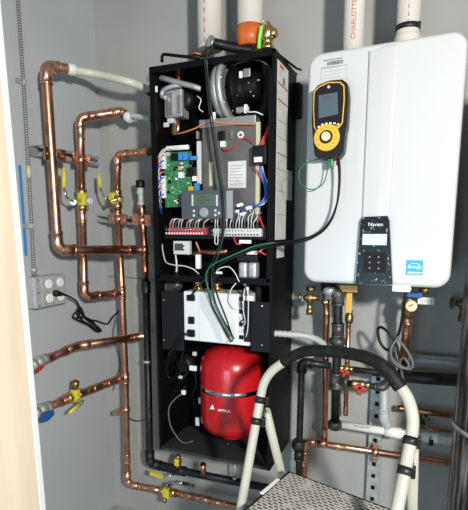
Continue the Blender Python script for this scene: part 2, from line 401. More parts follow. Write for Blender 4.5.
for px_, py_ in ((147.5,362),):
    MB().lathe(P(px_,py_-2,.11), -Zx, [(0,.0185),(0,.0215),(.012,.0215),(.012,.0185)], 16).build('clamp_band', 'galv', Bi, label='silver clamp band')
MB().tube([P(235,462,.12), P(235,481,.12)], .004, 8).lathe(P(235,477,.12), -Zx, [(0,.012),(.02,.012)], 8).build('hanger_rod', 'galv', Bi)
# sloping pipes
E_ = pipe_run('copper_pipe', 'copper pipe from red valve rising along left wall to boiler side', 'pipe',
    [L(40,362,.07), L(77,346,.07), P(143,336,.11)], RB, couplings=((0,.2),(0,.93),(1,.12),(1,.94)), R=.10)
F_ = pipe_run('copper_pipe', 'copper pipe from blue valve rising to the corner riser', 'pipe',
    [L(44,409,.075), L(68,399,.075), P(124,377,.085)], RB, couplings=((1,.25),(1,.5),(1,.75),(1,.95)), R=.1)

def ball_valve(label, c, axis, side, lever_pts, r, sleeve_dir, caps=(), body='brass', lever='yellow', group=None, sleeve=True):
    axis = axis.normalized()
    root = thing('ball_valve', c, label, 'valve', group)
    h = r*2.6
    MB().lathe(c-axis*h, axis, [(0,r*1.05),(0,r*1.3),(h*.45,r*1.3),(h*.5,r*1.15),(h*.65,r*1.25),(h*.75,r*1.55),(h*1.25,r*1.55),(h*1.35,r*1.25),(h*1.5,r*1.15),(h*1.55,r*1.3),(h*2,r*1.3),(h*2,r*1.05)], 16).build('valve_body', body, root)
    for d_, ln, rr, mm in caps:
        d_ = V(d_).normalized()
        k = MB().lathe(c, d_, [(r*.9,rr*.75),(ln*.55,rr*.75),(ln*.56,rr),(ln,rr),(ln+.001,rr*.75)], 14).build('drain_cap', mm, root)
    lp = [V(p) for p in lever_pts]
    if lever:
        st = MB().lathe(c, (lp[0]-c), [(0,r*.55),((lp[0]-c).length,r*.5),((lp[0]-c).length+.004,r*.7)], 10).build('stem', 'chrome', root)
        hd = MB().tube(fillet(lp[:3], .01, 4), .0045, 8).build('lever', 'chrome', root)
        # vinyl grip along the last stretch
        gpts = lp[2:] if len(lp) > 3 else lp[1:]
        MB().tube(gpts, [.0085]*(len(gpts)-1)+[.0065], 10).build('grip', lever, hd)
    if sleeve:
        MB().box(c+V(sleeve_dir)*r*1.2, (r*2.0, r*1.6, r*3.1), None, .006).build('bonnet', 'yellow', root)
    return root
c = L(82,200,.085)
ball_valve('yellow handled brass valve on pipe nearest the left door trim', c, Zx, 0, [L(73.5,202,.13), L(66,197,.14), L(64,188,.14), L(64,168,.14)], RB, V((.75,-.75,.1)), [(L(89,201,.13)-c, .06, .013, 'greywhite')])
c = P(117.5,199,.085)
ball_valve('yellow handled brass valve on the corner riser near the boiler', c, Zx, 0, [P(109,202,.15), P(104,197,.16), P(100,188,.16), P(99,173,.16)], RC, V((-.75,-.7,.1)), [(P(121,200,.13)-c, .055, .012, 'brass')])
c = P(168,492,.10)
ball_valve('yellow valve on the copper pipe low under the boiler', c, P(175,493,.10)-P(162,491,.10), 0, [P(170,486,.15), P(176,483,.16), P(183,483,.16), P(194,486,.16)], RC, V((0,-.8,.2)), [((-.1,-.7,-.7), .05, .012, 'brassdk')], lever='dgreen')
c = L(74,396,.085)
ax = L(80,394,.085)-L(68,399,.085)
ball_valve('yellow handled drain valve on the lowest sloping left wall pipe', c, ax, 0, [L(80,403,.13), L(84,400,.14), L(80,404,.14), L(69,413,.14)], RB, V((.6,-.2,.3)), [((.3,-.1,1), .075, .015, 'brassdk')])
c = L(42,410,.075)
v = ball_valve('blue handled valve on left wall half hidden by white trim', c, L(48,407,.075)-L(40,411,.075), 0, [], RB, V((0,0,0)), lever=None, sleeve=False, body='galv')
MB().prism([L(38.5,419,.12), L(44,412,.12), L(52,410,.12), L(52,414,.12), L(46,420,.12), L(40,422,.12)], V((.016,-.005,0))).build('handle', 'blue', v)
c = L(39,362,.07)
v = ball_valve('red handled valve on left wall half hidden by white trim', c, L(45,359,.07)-L(37,363,.07), 0, [], RB*.9, V((0,0,0)), lever=None, sleeve=False, body='galv')
MB().prism([L(34,370,.11), L(42,364,.11), L(42,367,.11), L(35,373,.11)], V((.014,-.004,0))).build('handle', 'redp', v)
# yellow levers under the boiler
c = P(178,463,.14)
v = ball_valve('small brass valve tucked directly under the boiler shelf', P(178,461,.13), Zx, 0, [P(174,465,.17), P(170,466,.18), P(165,467,.18), P(160,468,.18)], .011, V((0,-1,0)), lever=None, sleeve=True, body='brassdk')
v = thing('drain_lever', P(156,476,.16), 'yellow tagged lever poking out below the black iron elbow', 'lever')
MB().prism([P(149.5,473,.16), P(151,471.5,.16), P(163,476,.16), P(162,479,.16), P(150,475.5,.16)], V((0,.008,0))).build('grip', 'yellow', v)
MB().tube([P(162,477.5,.155), P(170,475.5,.14), P(175,474,.12)], .004, 8).build('lever_rod', 'chrome', v)
o = tag(MB().tube([P(203,464,.15), P(203.5,474,.14)], .014, 14).build('copper_stub', 'copper'), 'short copper stub dropping from the boiler shelf to iron pipe', 'pipe')

MB().lathe(P(126,407,.085), P(126,416,.085)-P(126,407,.085), [(0,RC*1.02),(0,RC*1.3),(.022,RC*1.3),(.022,RC*1.02)], 16).box(P(119,411.5,.05), (.03,.07,.02), None, .003).build('pipe_clamp', 'solder', Cb)
tag(wire('wire', 'rubber', None, [P(128,415,.07), P(131,419,.05), P(138,421,.05), P(147,419,.08)], .0025), 'short black wire from the riser clamp to black iron pipe', 'wire')
tag(wire('wire', 'cable', None, [P(109,276.5,.004), P(125,277.5,.004), P(140,278.5,.006), P(155,280,.012)], .0017), 'thin dark wire stretched level on back wall left of boiler', 'wire')
# struts
def strut(label, a, b, wdir, out, clamps, w=.04, depth=.035, m='galv'):
    root = thing('strut_channel', (a+b)/2, label, 'bracket')
    ax = (b-a).normalized(); ln = (b-a).length; up = V(wdir).normalized(); n = V(out).normalized()
    R3 = Matrix((ax, up, n)).transposed()
    mb = MB(); mid = (a+b)/2
    mb.box(mid+n*.0015, (ln, w, .003), R3)
    for s in (-1, 1):
        mb.box(mid+up*s*(w/2-.0015)+n*depth/2, (ln, .003, depth), R3)
        mb.box(mid+up*s*(w/2-.006)+n*depth, (ln, .012, .003), R3)
    mb.build('channel', m, root)
    for c, r in clamps:
        mb = MB().tube([c-up*.018, c+up*.018], r*1.18, 16)
        for s in (-1, 1): mb.box(c+ax*s*(r*1.9)+n*.004, (r*2.0, .048, .007), R3).lathe(c+ax*s*r*2.1+n*.004, n, [(0,.006),(.008,.006)], 6)
        mb.build('pipe_clamp', 'solder', root)
    return root
strut('steel strut with two copper clamps across the two leftmost pipes', L(29,151,.0), L(90,162,.0), Zx, X, [(L(54.5,155,.10), RA), (L(81,160,.085), RB)], depth=.055)
strut('steel strut on back wall holding the riser and dark copper pipe', P(107,218,0), P(152,222,0), Zx, -Y, [(P(118.5,219,.085), RC), (P(142.2,220,.11), RC)], depth=.065)

# ------------------------------------------------------------------ boiler
BL, BR_, BF, BB = -1.004, -.512, -.30, -.02
BT, BBt = 2.062, .54
ZS = P(215,280,.3).z
boil = thing('boiler', ((BL+BR_)/2, (BF+BB)/2, BBt), 'open black boiler cabinet full of wiring hung on back wall', 'boiler')
t = .010
MB().span((BL, BF, BBt), (BL+t, BB, BT)).build('side_panel', 'black', boil)
MB().span((BR_-t, BF, BBt), (BR_, BB, BT)).build('side_panel', 'black', boil)
MB().span((BL, BF, BT-t), (BR_, BB, BT)).build('top_panel', 'black', boil)
MB().span((BL+t, BB-.006, BBt), (BR_-t, BB, BT-t)).build('back_panel', 'black', boil)
MB().span((BL+t, BF, BBt), (BR_-t, BB-.006, BBt+.012)).build('bottom_shelf', 'shelf', boil)
MB().span((BL+t, BF, ZS-.012), (BR_-t, BF+.02, ZS+.012)).build('cross_rail', 'black', boil)
MB().span((BL+t, BF, BT-t-.010), (BR_-t, BF+.012, BT-t)).build('top_flange', 'black', boil)
for xx in (BL+t, BR_-t-.012): MB().span((xx, BF, ZS), (xx+.012, BF+.012, BT-t-.05)).build('front_flange', 'black', boil)
def fpanel(a, b, d=.295, m='charcoal'):
    o = slab('cover_panel', m, boil, a, b, d, .008, .001)
    return o
fpanel((161,292), (184,350)); fpanel((251,302), (269,352))
# right lower upright and small holes
for q in ((164,300),(164,340),(262,306),(262,345)):
    MB().lathe(P(*q,.304), -Y, [(0,.004),(.002,.004),(.003,.002)], 8).build('screw', 'chrome', boil)
# top bracket & bumps
MB().tube(fillet([P(162,62,.26), P(162,54,.26), P(193,57.5,.24), P(200,60,.22)], .012, 4), .006, 8).build('top_bracket', 'black', boil)
MB().tube([V((BR_-.01,-.27,BT)), P(296,68,.08), P(301,70,.05)], .004, 8).build('wall_tie', 'black', boil)
# label sheet on the right side
xs = BR_+.0006
def side(px, py):
    r = ray(px, py); return EYE + r*((BR_+.001)/r.x)
y0, y1 = side(276.5,150).y, side(287,150).y
zt, zb = side(277,58).z, side(274,240).z
lab = MB().span((BR_, y0, zb), (BR_+.0012, y1, zt)).build('label_sheet', 'paper', boil, label='long white instruction label')
for k, (py, mm, th) in enumerate(((80,'redink',.004),(97,'redink',.004),(118,'gink',.002),(135,'gink',.002),(152,'redink',.003),(168,'gink',.002),(190,'gink',.002),(214,'gink',.002))):
    z = side(276.5,py).z
    MB().span((BR_+.001, y0+.004, z-th), (BR_+.0018, y1-.004, z+th*.4)).build('rule_line', mm, lab)
MB().box(V((BR_+.001, (y0+y1)/2+.01, side(277,75).z)), (.0014, .018, .024)).build('flame_mark', 'ink', lab)
MB().box(V((BR_+.001, y0+.05, side(277,62).z)), (.0014, .05, .012)).build('warning_mark', 'orange', lab)
MB().span((BR_, side(287,180).y, side(288,200).z), (BR_+.0012, side(292,180).y, side(288,170).z)).build('rating_label', 'paper', boil)
MB().span((BR_, side(277,250).y, side(278,258).z), (BR_+.0012, side(284,250).y, side(278,246).z)).build('serial_label', 'paper', boil)
MB().span((BR_, -.055, side(292,116).z), (BR_+.022, -.012, side(292,80).z), .002).build('side_bracket', 'black', boil)
# --- upper compartment
# heat exchanger
hx = slab('heat_exchanger', 'hx', boil, (201,124), (258,222), .19, .05, .008)
MB().span(P(199,120,.25), P(260,126,.20), .002).build('flange', 'tin', hx)
MB().span(P(256,122,.245), P(260,214,.235)).build('edge_strip', 'olive', hx)
slab('data_label', 'paper', hx, (228,161), (246,188), .2405, .0012)
for k in range(7): slab('print_line', 'gink', hx, (230,165+3.1*k), (243.5-2*(k%3),165.8+3.1*k), .2418, .0004)
slab('yellow_label', 'olive', hx, (209,162), (213,186), .2405, .0012)
slab('white_label', 'paper', hx, (211,190), (234,195), .2405, .0012)
slab('connector_block', 'rubber', hx, (218,131), (224,140), .2405, .012, .001)
slab('connector_plug', 'whiteink', hx, (220,141), (225,147), .2405, .012, .001)
slab('bracket_tab', 'chrome', hx, (229,129), (232,139), .2405, .006, .001)
MB().lathe(P(241,135,.24), -Y, [(0,.0125),(.006,.0125),(.008,.009)], 20).build('sensor_cap', 'whiteink', hx)
MB().lathe(P(241,135,.247), -Y, [(0,.006),(.006,.005)], 16).build('sensor_core', 'redp', hx)
wire('wire', 'redwire', boil, [P(222,147,.255), P(226,150,.26), P(234,147,.26), P(241,140,.258), P(247,138,.26), P(255,142,.27)], .0022, label='dark red wire')
# ignition module
ig = slab('ignition_module', 'rubber', boil, (252,145), (266,164), .25, .03, .002)
slab('module_label', 'whiteink', ig, (254,157), (262,162), .2805, .001)
for k in range(3): slab('rib', 'charcoal', ig, (253.5,147+3*k), (263,148.3+3*k), .2805, .002)
# blower
bc = P(233,91.5,.185); bax = V((.99,-.12,.04)).normalized()
bl = MB().lathe(bc-bax*.045, bax, [(0,.060),(.004,.102),(.028,.110),(.030,.105),(.036,.105),(.038,.117),(.054,.117),(.056,.110),(.056,.096),(.040,.090),(.038,.03)], 40).build('blower', 'alu', boil)
for k in range(8):
    u, w = frame_of(bax); a = k*math.tau/8+.2; q = bc+bax*.006+(u*math.cos(a)+w*math.sin(a))*.107
    MB().lathe(q, bax, [(0,.006),(.009,.006),(.012,.003)], 8).build('bolt', 'chrome', bl)
MB().lathe(bc, bax, [(.03,.090),(.042,.085),(.046,.060),(.066,.05),(.115,.05),(.12,.044),(.122,.02)], 28).build('motor', 'black', bl)
mc = bc+bax*.04
for q, s_ in (((247,73),(.028,.012,.03)),((252,81),(.06,.01,.006)),((243,110),(.05,.02,.02))):
    MB().box(P(*q,.235), s_, None, .003).build('motor_bracket', 'tin', bl)
MB().box(P(241,75,.235), (.012,.012,.024), None, .002).build('plug', 'whiteink', bl)
MB().box(P(246,109,.24), (.012,.012,.03), None, .002).build('plug', 'whiteink', bl)
wire('wire', 'whitewire', boil, [P(246,110,.25), P(249,112,.255), P(256,112,.255), P(263,115,.24)], .0035)
for q in ((224,87),(238,96),(251,92),(254,96),(233,111),(240,113),(249,83)):
    MB().lathe(P(*q,.245), -Y, [(0,.004),(.004,.003)], 8).build('screw', 'chrome', boil)
MB().tube(catmull([P(266,62,.2), P(268,75,.2), P(268,90,.2), P(266,104,.2), P(262,116,.19)], 6), .018, 14).build('flex_hose', 'charcoal', boil)
wire('wire', 'cable', boil, [P(231,66,.24), P(245,61,.25), P(257,60,.25), P(268,66,.24), P(270,80,.24)], .002)
# gas valve assembly
gv = slab('gas_valve', 'alu', boil, (164,89), (182,117), .17, .06, .004)
slab('valve_face', 'tin', gv, (166,93), (173,115), .23, .008, .002)
slab('valve_face', 'tin', gv, (177,95), (181,113), .23, .006, .002)
slab('valve_label', 'greywhite', gv, (163.5,122.5), (169,127), .235, .002)
slab('terminal_block', 'greywhite', gv, (167,118), (173,123), .2, .03, .002)
MB().tube([P(178.5,66,.2), P(178.5,96,.2)], .012, 16).build('copper_tube', 'copper', boil)
MB().lathe(P(178,71,.2), -Zx, [(0,.014),(.004,.017),(.014,.017),(.018,.014)], 16).build('orange_ring', 'orange', boil)
MB().tube(fillet([P(178,118,.2), P(178,131,.2), P(174,134,.2), P(172,128,.2)], .02, 4), .011, 12).build('copper_tube', 'copper', boil)
slab('brass_clip', 'brass', boil, (172,124), (176,135), .225, .006, .001)
MB().tube(catmull([P(161,78,.24), P(166,79,.25), P(180,83,.25), P(192,86,.25), P(201,89,.24)], 6), [.010]*25, 14).build('aluminium_tube', 'alu', boil)
MB().tube(catmull([P(166,98,.25), P(162,96,.25), P(163,91,.25), P(170,87,.25), P(182,85,.24)], 6), .0085, 14).build('aluminium_tube', 'alu', boil)
MB().lathe(P(190,103,.15), -Y, [(0,.038),(.04,.040),(.06,.034),(.065,.02)], 28).build('venturi_housing', 'rubber', boil)
wire('wire', 'orangewire', boil, [P(177,134,.235), P(185,132,.25), P(196,128,.255), P(207,122,.26), P(222,123,.255), P(240,124,.256), P(255,124,.256)], .0026)
wire('wire', 'whitewire', boil, [P(197,96,.24), P(201,100,.25), P(199,108,.25), P(203,112,.25)], .003)
slab('wire_clip', 'whiteink', boil, (211,112), (215,122), .24, .01, .002)
slab('wire_clip', 'whiteink', boil, (154,86), (157,92), .29, .006, .001)
# circuit board
pb = slab('circuit_board', 'pcb', boil, (164,152), (192,207), .245, .004)
def comp(name, m, a, b, h, bev=.001): return slab(name, m, pb, a, b, .249, h, bev)
comp('relay','bluel',(178,152.5),(182,160),.018); comp('relay','bluel',(182.6,152.5),(187,160),.018)
comp('transformer','rubber',(171,153),(177,160),.02); comp('transformer','rubber',(187,167),(194,176),.022)
comp('capacitor','amber',(188,186.5),(193,192),.02); comp('capacitor','bluel',(194,183),(198,192),.02)
comp('connector','whiteink',(161,153),(165,169),.012); comp('connector','whiteink',(161,176),(165,198),.012)
comp('connector','whiteink',(166,145.5),(188,150),.012)
comp('connector','olive',(165,152),(169,156),.014); comp('connector','whiteink',(178,172),(183,178),.014); comp('connector','whiteink',(192,176),(196,181),.014)
comp('connector','pink',(178,166),(181,170),.012); comp('capacitor','rubber',(189,160),(192,164),.016); comp('capacitor','bluel',(190,156),(196,160),.014)
for k in range(26):
    px_ = 166+random.random()*22; py_ = 162+random.random()*43; s_ = .8+random.random()*1.6
    comp('chip', random.choice(['rubber','whiteink','olive','tin','rubber','greywhite']), (px_,py_), (px_+s_,py_+s_*random.uniform(.6,1.5)), .004+random.random()*.006, 0)
for k in range(5):
    MB().lathe(P(175+3.4*k, 198+1.5*(k%3), .249), -Y, [(0,.004),(.012,.004),(.0125,.003)], 10).build('capacitor', 'tin', pb)
slab('steel_bracket', 'greywhite', boil, (196.5,141), (201,184), .22, .02, .001)
slab('steel_bracket', 'tin', boil, (196,131), (198,139), .22, .02, .001)
cols = ['redwire','bluewire','whitewire','pink','bluewire','whitewire','whitewire','bluewire']
for k in range(8):
    yy = 155+k*5.6
    wire('wire', cols[k], boil, [P(164,yy,.262), P(160.5,yy+1.5,.285), P(158.5,yy+6,.288), P(160,yy+14,.28), P(162,yy+20,.25)], .0023)
for k in range(3): wire('wire', 'whitewire', boil, [P(158+k,166,.285), P(159+k,156,.285), P(164+2*k,149,.28), P(176,147.5+k,.27), P(187,149,.262)], .0022)
for k, (dx, c_) in enumerate(((0,'bluewire'),(1.6,'bluewire'),(3,'whitewire'),(-1.4,'bluewire'))):
    wire('wire', c_, boil, [P(261+dx*.4,166,.25), P(262+dx,176,.25), P(266+dx,186,.25), P(266+dx,197,.26), P(259+dx,205,.27), P(249+dx,206,.27), P(244+dx*2,212,.27)], .0028)
for k in range(3): wire('wire', 'redwire', boil, [P(270+k*.6,122,.24), P(266+k,132,.25), P(261+k*1.5,143,.26), P(259+k*1.5,150,.26)], .0026)
wire('wire', 'redwire', boil, [P(257,164,.27), P(255,168,.27), P(258,172,.26), P(262,180,.25)], .0024)
# control panel
cp = slab('control_panel', 'panel', boil, (181,190), (233,219), .285, .03, .003)
slab('end_trim', 'panell', cp, (226,190.5), (232.5,218.5), .315, .003, .001)
d1 = slab('display', 'lcd', cp, (193.5,194.5), (217,206), .315, .002, .0005)
slab('display_edge', 'greywhite', cp, (191.5,194.5), (193.3,206), .315, .002); slab('display_edge', 'greywhite', cp, (216,195), (217.6,206), .3155, .003)
for k, ww in enumerate((9,14,6)): slab('reading', 'ink', d1, (198,196.5+3*k), (198+ww,197.6+3*k), .317, .0004)
MB().lathe(P(204.5,212.5,.315), -Y, [(0,.019),(.006,.019),(.012,.0165),(.013,.012)], 28).build('dial_knob', 'panell', cp)
for q in ((194,211),(194,215.5),(215.5,210.5),(215.5,215),(219,213)):
    MB().lathe(P(*q,.315), -Y, [(0,.005),(.003,.005),(.0035,.003)], 14).build('button', 'greywhite', cp)
# terminal strips
def strip(a, b, m, n, nm):
    s = slab(nm, m, boil, a, b, .27, .022, .001)
    p, q = P(*a,.27), P(*b,.27)
    for k in range(n):
        x = p.x+(q.x-p.x)*(k+.5)/n
        MB().lathe(V((x, -.292, p.z*.72+q.z*.28)), -Y, [(0,.0035),(.002,.0035),(.0025,.002)], 8).build('terminal_screw', 'chrome', s)
        MB().box(V((x, -.2925, p.z*.22+q.z*.78)), (abs(q.x-p.x)/n*.55, .002, .006)).build('terminal_slot', 'whiteink' if m=='strip' else 'ink', s)
strip((168,227.5), (206,235), 'strip', 14, 'terminal_strip'); strip((213,228.5), (261,236.5), 'greywhite', 16, 'terminal_strip')
slab('terminal_rail', 'rubber', boil, (164,225), (266,239), .262, .01)
for k in range(13):
    x0 = 170+k*2.8
    wire('wire', ['pink','whitewire','cable','whitewire','whitewire','rubber'][k%6], boil, [P(x0,228,.29), P(x0+.5,223,.31), P(x0+2+random.random()*3,219.5,.31), P(x0+6+random.random()*3,219,.29), P(x0+8,222,.27)], .0024)
for k in range(15):
    x0 = 215+k*3.0
    wire('wire', ['whitewire','whitewire','cable','whitewire'][k%4], boil, [P(x0,229,.29), P(x0+random.uniform(-.5,.5),223,.31), P(x0+random.uniform(0,3),217,.305), P(x0+random.uniform(1,5),209+random.random()*4,.29)], .0024)
wire('wire', 'whitewire', boil, [P(215,228,.295), P(215,236,.31), P(215,243,.31), P(217.5,244,.31), P(218,238,.31), P(218,229,.295)], .0026)
for q in ((236,212),(243,214),(249,208),(240,205)):
    MB().box(P(*q,.285), (.025,.012,.012), Matrix.Rotation(random.uniform(-.5,.5),3,'Y'), .003).build('wire_connector', 'whiteink', boil)
wire('wire', 'redwire', boil, [P(258,221,.3), P(259.5,217,.31), P(261,221,.305), P(263.5,228,.29)], .0034)
wire('wire', 'redwire', boil, [P(234,236,.3), P(235,241,.305), P(237,244,.305), P(241,244,.3)], .0028)
slab('wire_label', 'whiteink', boil, (239,240), (251,243.5), .295, .004, .001)
# below the terminals
pg = slab('pressure_display', 'greywhite', boil, (173,241), (189,254.5), .26, .025, .003)
slab('screen', 'ink', pg, (174.5,243.5), (184,250.5), .285, .002)
for q in ((183,243),(183.3,247)): slab('reading', 'whiteink', pg, q, (q[0]+1,q[1]+2), .2872, .0004)
wire('wire', 'whitewire', boil, [P(175.5,255,.27), P(176.5,262,.28), P(176.8,270,.27)], .005)
MB().lathe(P(176.5,269,.265), -Zx, [(0,.008),(.004,.009),(.016,.009),(.018,.007)], 10).build('brass_nut', 'brass', boil)
wire('wire', 'whitewire', boil, [P(162,243,.25), P(163,252,.26), P(166,262,.27), P(174,265,.28), P(184,266,.28), P(193,269,.28), P(199,274,.26)], .0032)
MB().tube(catmull([P(186,254,.2), P(195,253,.21), P(205,252,.21), P(215,252.5,.21), P(228,251,.2)], 5), .013, 14).build('copper_tube', 'copperdk', boil)
wire('wire', 'orangewire', boil, [P(196,242,.25), P(198,247,.25), P(200,252,.23)], .0035)
slab('solenoid', 'whiteink', boil, (195,254.5), (199.5,269), .245, .02, .004)
cc = slab('power_capacitor', 'alu', boil, (238,262), (246.5,279), .235, .045, .010); slab('power_capacitor', 'alu', boil, (247.5,262), (256,279), .235, .045, .010)
slab('module_cover', 'rubber', boil, (237,255), (257,261.5), .26, .035, .002)
slab('wire_label', 'whiteink', boil, (246,251), (257,254.5), .29, .006, .002)
wire('wire', 'redwire', boil, [P(255,253,.295), P(260,252,.3), P(266,255,.29)], .003); wire('wire', 'whitewire', boil, [P(257,253,.295), P(263,249,.3), P(267,248,.29)], .0035)
wire('wire', 'whitewire', boil, [P(214,273,.29), P(221,268,.3), P(229,267,.3), P(235,273,.3), P(239,281,.3), P(244,284,.28)], .003)
slab('wire_connector', 'whiteink', boil, (214,271.5), (222,274), .29, .006, .002)
# pump elbow and unions above the box
MB().tube(catmull([P(163,287,.2), P(170,288,.22), P(177,285,.22), P(177,278,.2)], 6), .026, 18).lathe(P(168,287.5,.215), V((1,-.1,0)), [(0,.03),(.012,.03)], 18).lathe(P(177,281,.21), Zx, [(0,.03),(.012,.03)], 18).build('drain_elbow', 'ironl', boil)
for px_ in (198.5, 217):
    MB().lathe(P(px_,293,.245), Zx, [(0,.018),(.014,.018),(.015,.024),(.027,.024),(.028,.017),(.036,.017),(.037,.022),(.055,.022),(.056,.015),(.07,.015)], 8).build('brass_union', 'brass', boil)
MB().tube([P(247,280,.24), P(248.5,300,.24)], .008, 12).build('drain_tube', 'tin', boil)
MB().tube([P(258,284,.24), P(258.5,303,.24)], .013, 12).build('drain_tube', 'charcoal', boil)
# lower wiring at left
for pts_, r_ in (([P(170,345,.25),P(168,358,.25),P(163,362,.25),P(161,352,.25),P(169,346,.26),P(175,352,.25),P(171,362,.24),P(164,366,.23),P(160,372,.22)], .004),
                 ([P(183,352,.22),P(178,370,.22),P(172,380,.22),P(168,384,.22),P(168,391,.21)], .003),
                 ([P(166,384,.2),P(172,390,.21),P(180,391,.21),P(186,386,.2)], .003)):
    wire('wire', 'rubber', boil, pts_, r_)
for a_, b_ in (((189,366),(196,371)),((181,390.5),(185,395)),((167,408),(170,415)),((164,382),(166,386))):
    slab('wire_connector', 'whiteink', boil, a_, b_, .20, .012, .003)
wire('wire', 'cable', boil, [P(183,393,.2),P(175,399,.22),P(169,408,.24),P(170,424,.25),P(177,437,.25),P(184,443,.25),P(193,441,.24)], .003, label='thin grey sensor wire')
MB().lathe(P(189,362,.13), -Y, [(0,.045),(.03,.045),(.04,.038),(.06,.03)], 24).build('circulator_pump', 'rubber', boil)
for q in ((192,441),(228,444),(167,449.5),(231,463)):
    MB().lathe(P(q[0],q[1],.302) if q[1]>448 else P(q[0],q[1],.2), Zx if q[1]<448 else -Y, [(0,.004),(.004,.003)], 8).build('screw', 'chrome', boil)

for pts_, r_ in (([P(184,338,.27),P(176,350,.27),P(170,358,.26),P(166,370,.26),P(170,378,.25),P(178,376,.25),P(182,368,.24)], .0032),
                 ([P(161,360,.26),P(160,380,.25),P(163,398,.25),P(166,410,.24)], .0026), ([P(188,372,.2),P(182,380,.22),P(176,388,.22),P(170,400,.22),P(168,410,.22)], .0026), ([P(195,372,.2),P(196,385,.2),P(192,396,.2),P(196,410,.18)], .003)):
    wire('wire', 'rubber', boil, pts_, r_)
for a_, b_ in (((192,352),(196,356)),((178,376),(182,379)),((198,398),(202,404)),((195,418),(199,426))):
    slab('wire_connector', 'greywhite', boil, a_, b_, .19, .012, .003)
# ------------------------------------------------------------------ expansion tank
tc = P(232,395,.175); TR = .137
zb_, zt_ = P(232,441,.26).z, P(232,343,.14).z
tz = [(0,.03),(.004,TR*.55),(.02,TR*.85),(.05,TR*.985),(.07,TR)]
hT = zt_-zb_
prof = tz+[(hT-.09,TR),(hT-.055,TR*.96),(hT-.025,TR*.80),(hT-.006,TR*.5),(hT,.03)]
tank = tag(MB().lathe(V((tc.x, -.165, zb_)), Zx, prof, 48).build('expansion_tank', 'red'), 'red domed expansion tank on the bottom shelf of the boiler', 'tank')
zz = P(232,399,.3).z+.014
MB().lathe(V((tc.x, -.165, zz-.012)), Zx, [(0,TR),(0,TR+.003),(.018,TR+.003),(.018,TR)], 48, False).build('strap', 'chrome', tank)
MB().lathe(V((tc.x,-.165,zt_-.004)), Zx, [(0,.012),(.03,.012),(.031,.009)], 12).build('inlet', 'brass', tank)
MB().lathe(V((tc.x,-.165,zb_-.015)), Zx, [(0,.06),(.015,.055),(.03,.05)], 20).build('foot', 'red', tank)
# lettering along the front
def ont(px_, py_):
    r = ray(px_, py_); # intersect cylinder
    o_ = EYE-V((tc.x,-.165,0)); a = r.x**2+r.y**2; b = o_.x*r.x+o_.y*r.y; c = o_.x**2+o_.y**2-(TR+.0008)**2
    s = (-b-math.sqrt(b*b-a*c))/a; return EYE+r*s
pA, pB = ont(213,407), ont(233,411)
n_ = (ont(222,408)-V((tc.x,-.165,0))); n_.z = 0; n_.normalize(); ux = V((-n_.y, n_.x, 0))
text('lettering', 'AMTROL', ont(224.5,410.5)+n_*.004, ux, Zx, .0135, 'whiteink', tank, bold=.0004)
q = ont(212.5,406.5)+n_*.003
MB().prism([q-ux*.011-Zx*.010, q+ux*.009-Zx*.010, q+ux*.002+Zx*.010], n_*.001).build('triangle_logo', 'whiteink', tank)
a_, b_ = ont(218,414), ont(234,414)
# ------------------------------------------------------------------ white controller box
wb = thing('control_box', P(222,346,.3), 'white control box above the red tank inside the boiler', 'control box')
c0, c1 = P(184,291,.30), P(250,346,.30)
MB().span((c0.x, -.19, c0.z), (c1.x, -.305, c1.z), .004).build('housing', 'wplastic', wb)
MB().span((P(199,291,.305).x, -.304, c0.z-.004), (P(236,291,.305).x, -.308, c1.z+.004), .001).build('front_cover', 'wplastic', wb)
def arc(u0, u1):
    return None
sw = [P(203,294,.309), P(211,306,.309), P(218,322,.309), P(224,342,.309), P(218,342,.309), P(211,326,.309), P(203,312,.309), P(200,306,.309), P(200,294,.309)]
MB().prism(sw, V((0,.001,0))).build('swoosh', 'greywhite', wb, label='pale grey swoosh on the cover')
for a_, b_ in (((186.5,295),(194,301)),((188,317),(193.5,324)),((187,330),(194,337))):
    slab('socket', 'rubber', wb, a_, b_, .3045, .012, .002)
text('lettering', 'taco', P(228,341.5,.3085), X, Zx, .013, 'ink', wb)
for k in range(7): slab('cable_port', 'greywhite' if k % 2 else 'charcoal', wb, (239,297+6.4*k), (243,301+6.4*k), .304, .006, .001)
sp = slab('side_panel', 'rubber', wb, (244,300), (250,342), .304, .008, .001)
pc_ = slab('power_plug', 'whiteink', wb, (244,296), (253,301), .306, .02, .003)
for k in range(4):
    wire('wire', 'whitewire' if k % 2 else 'rubber', wb, [P(247-k,284,.31), P(242+k*2,294,.325), P(241+k*2.4,306+4*k,.325), P(244+k*1.2,318+4*k,.32), P(240+k*2,322+5*k,.312)], .0028)
wire('wire', 'whitewire', wb, [P(236,283,.31), P(231,290,.32), P(229,300,.325), P(233,308,.32), P(239,310,.31)], .0028)
o = tag(wire('power_cord', 'rubber', None, [P(190,333,.315), P(184,335,.33), P(179,340,.33), P(175,346,.325), P(171,352,.325), P(168,357,.3)], .0055), 'black power cord leaving white control box at lower left', 'power cord')
o = tag(wire('signal_cable', 'rubber', None, [P(190,298,.315), P(195,291,.325), P(201,284,.32), P(206,279,.31)], .004), 'black cable plugged into top left of white control box', 'cable')

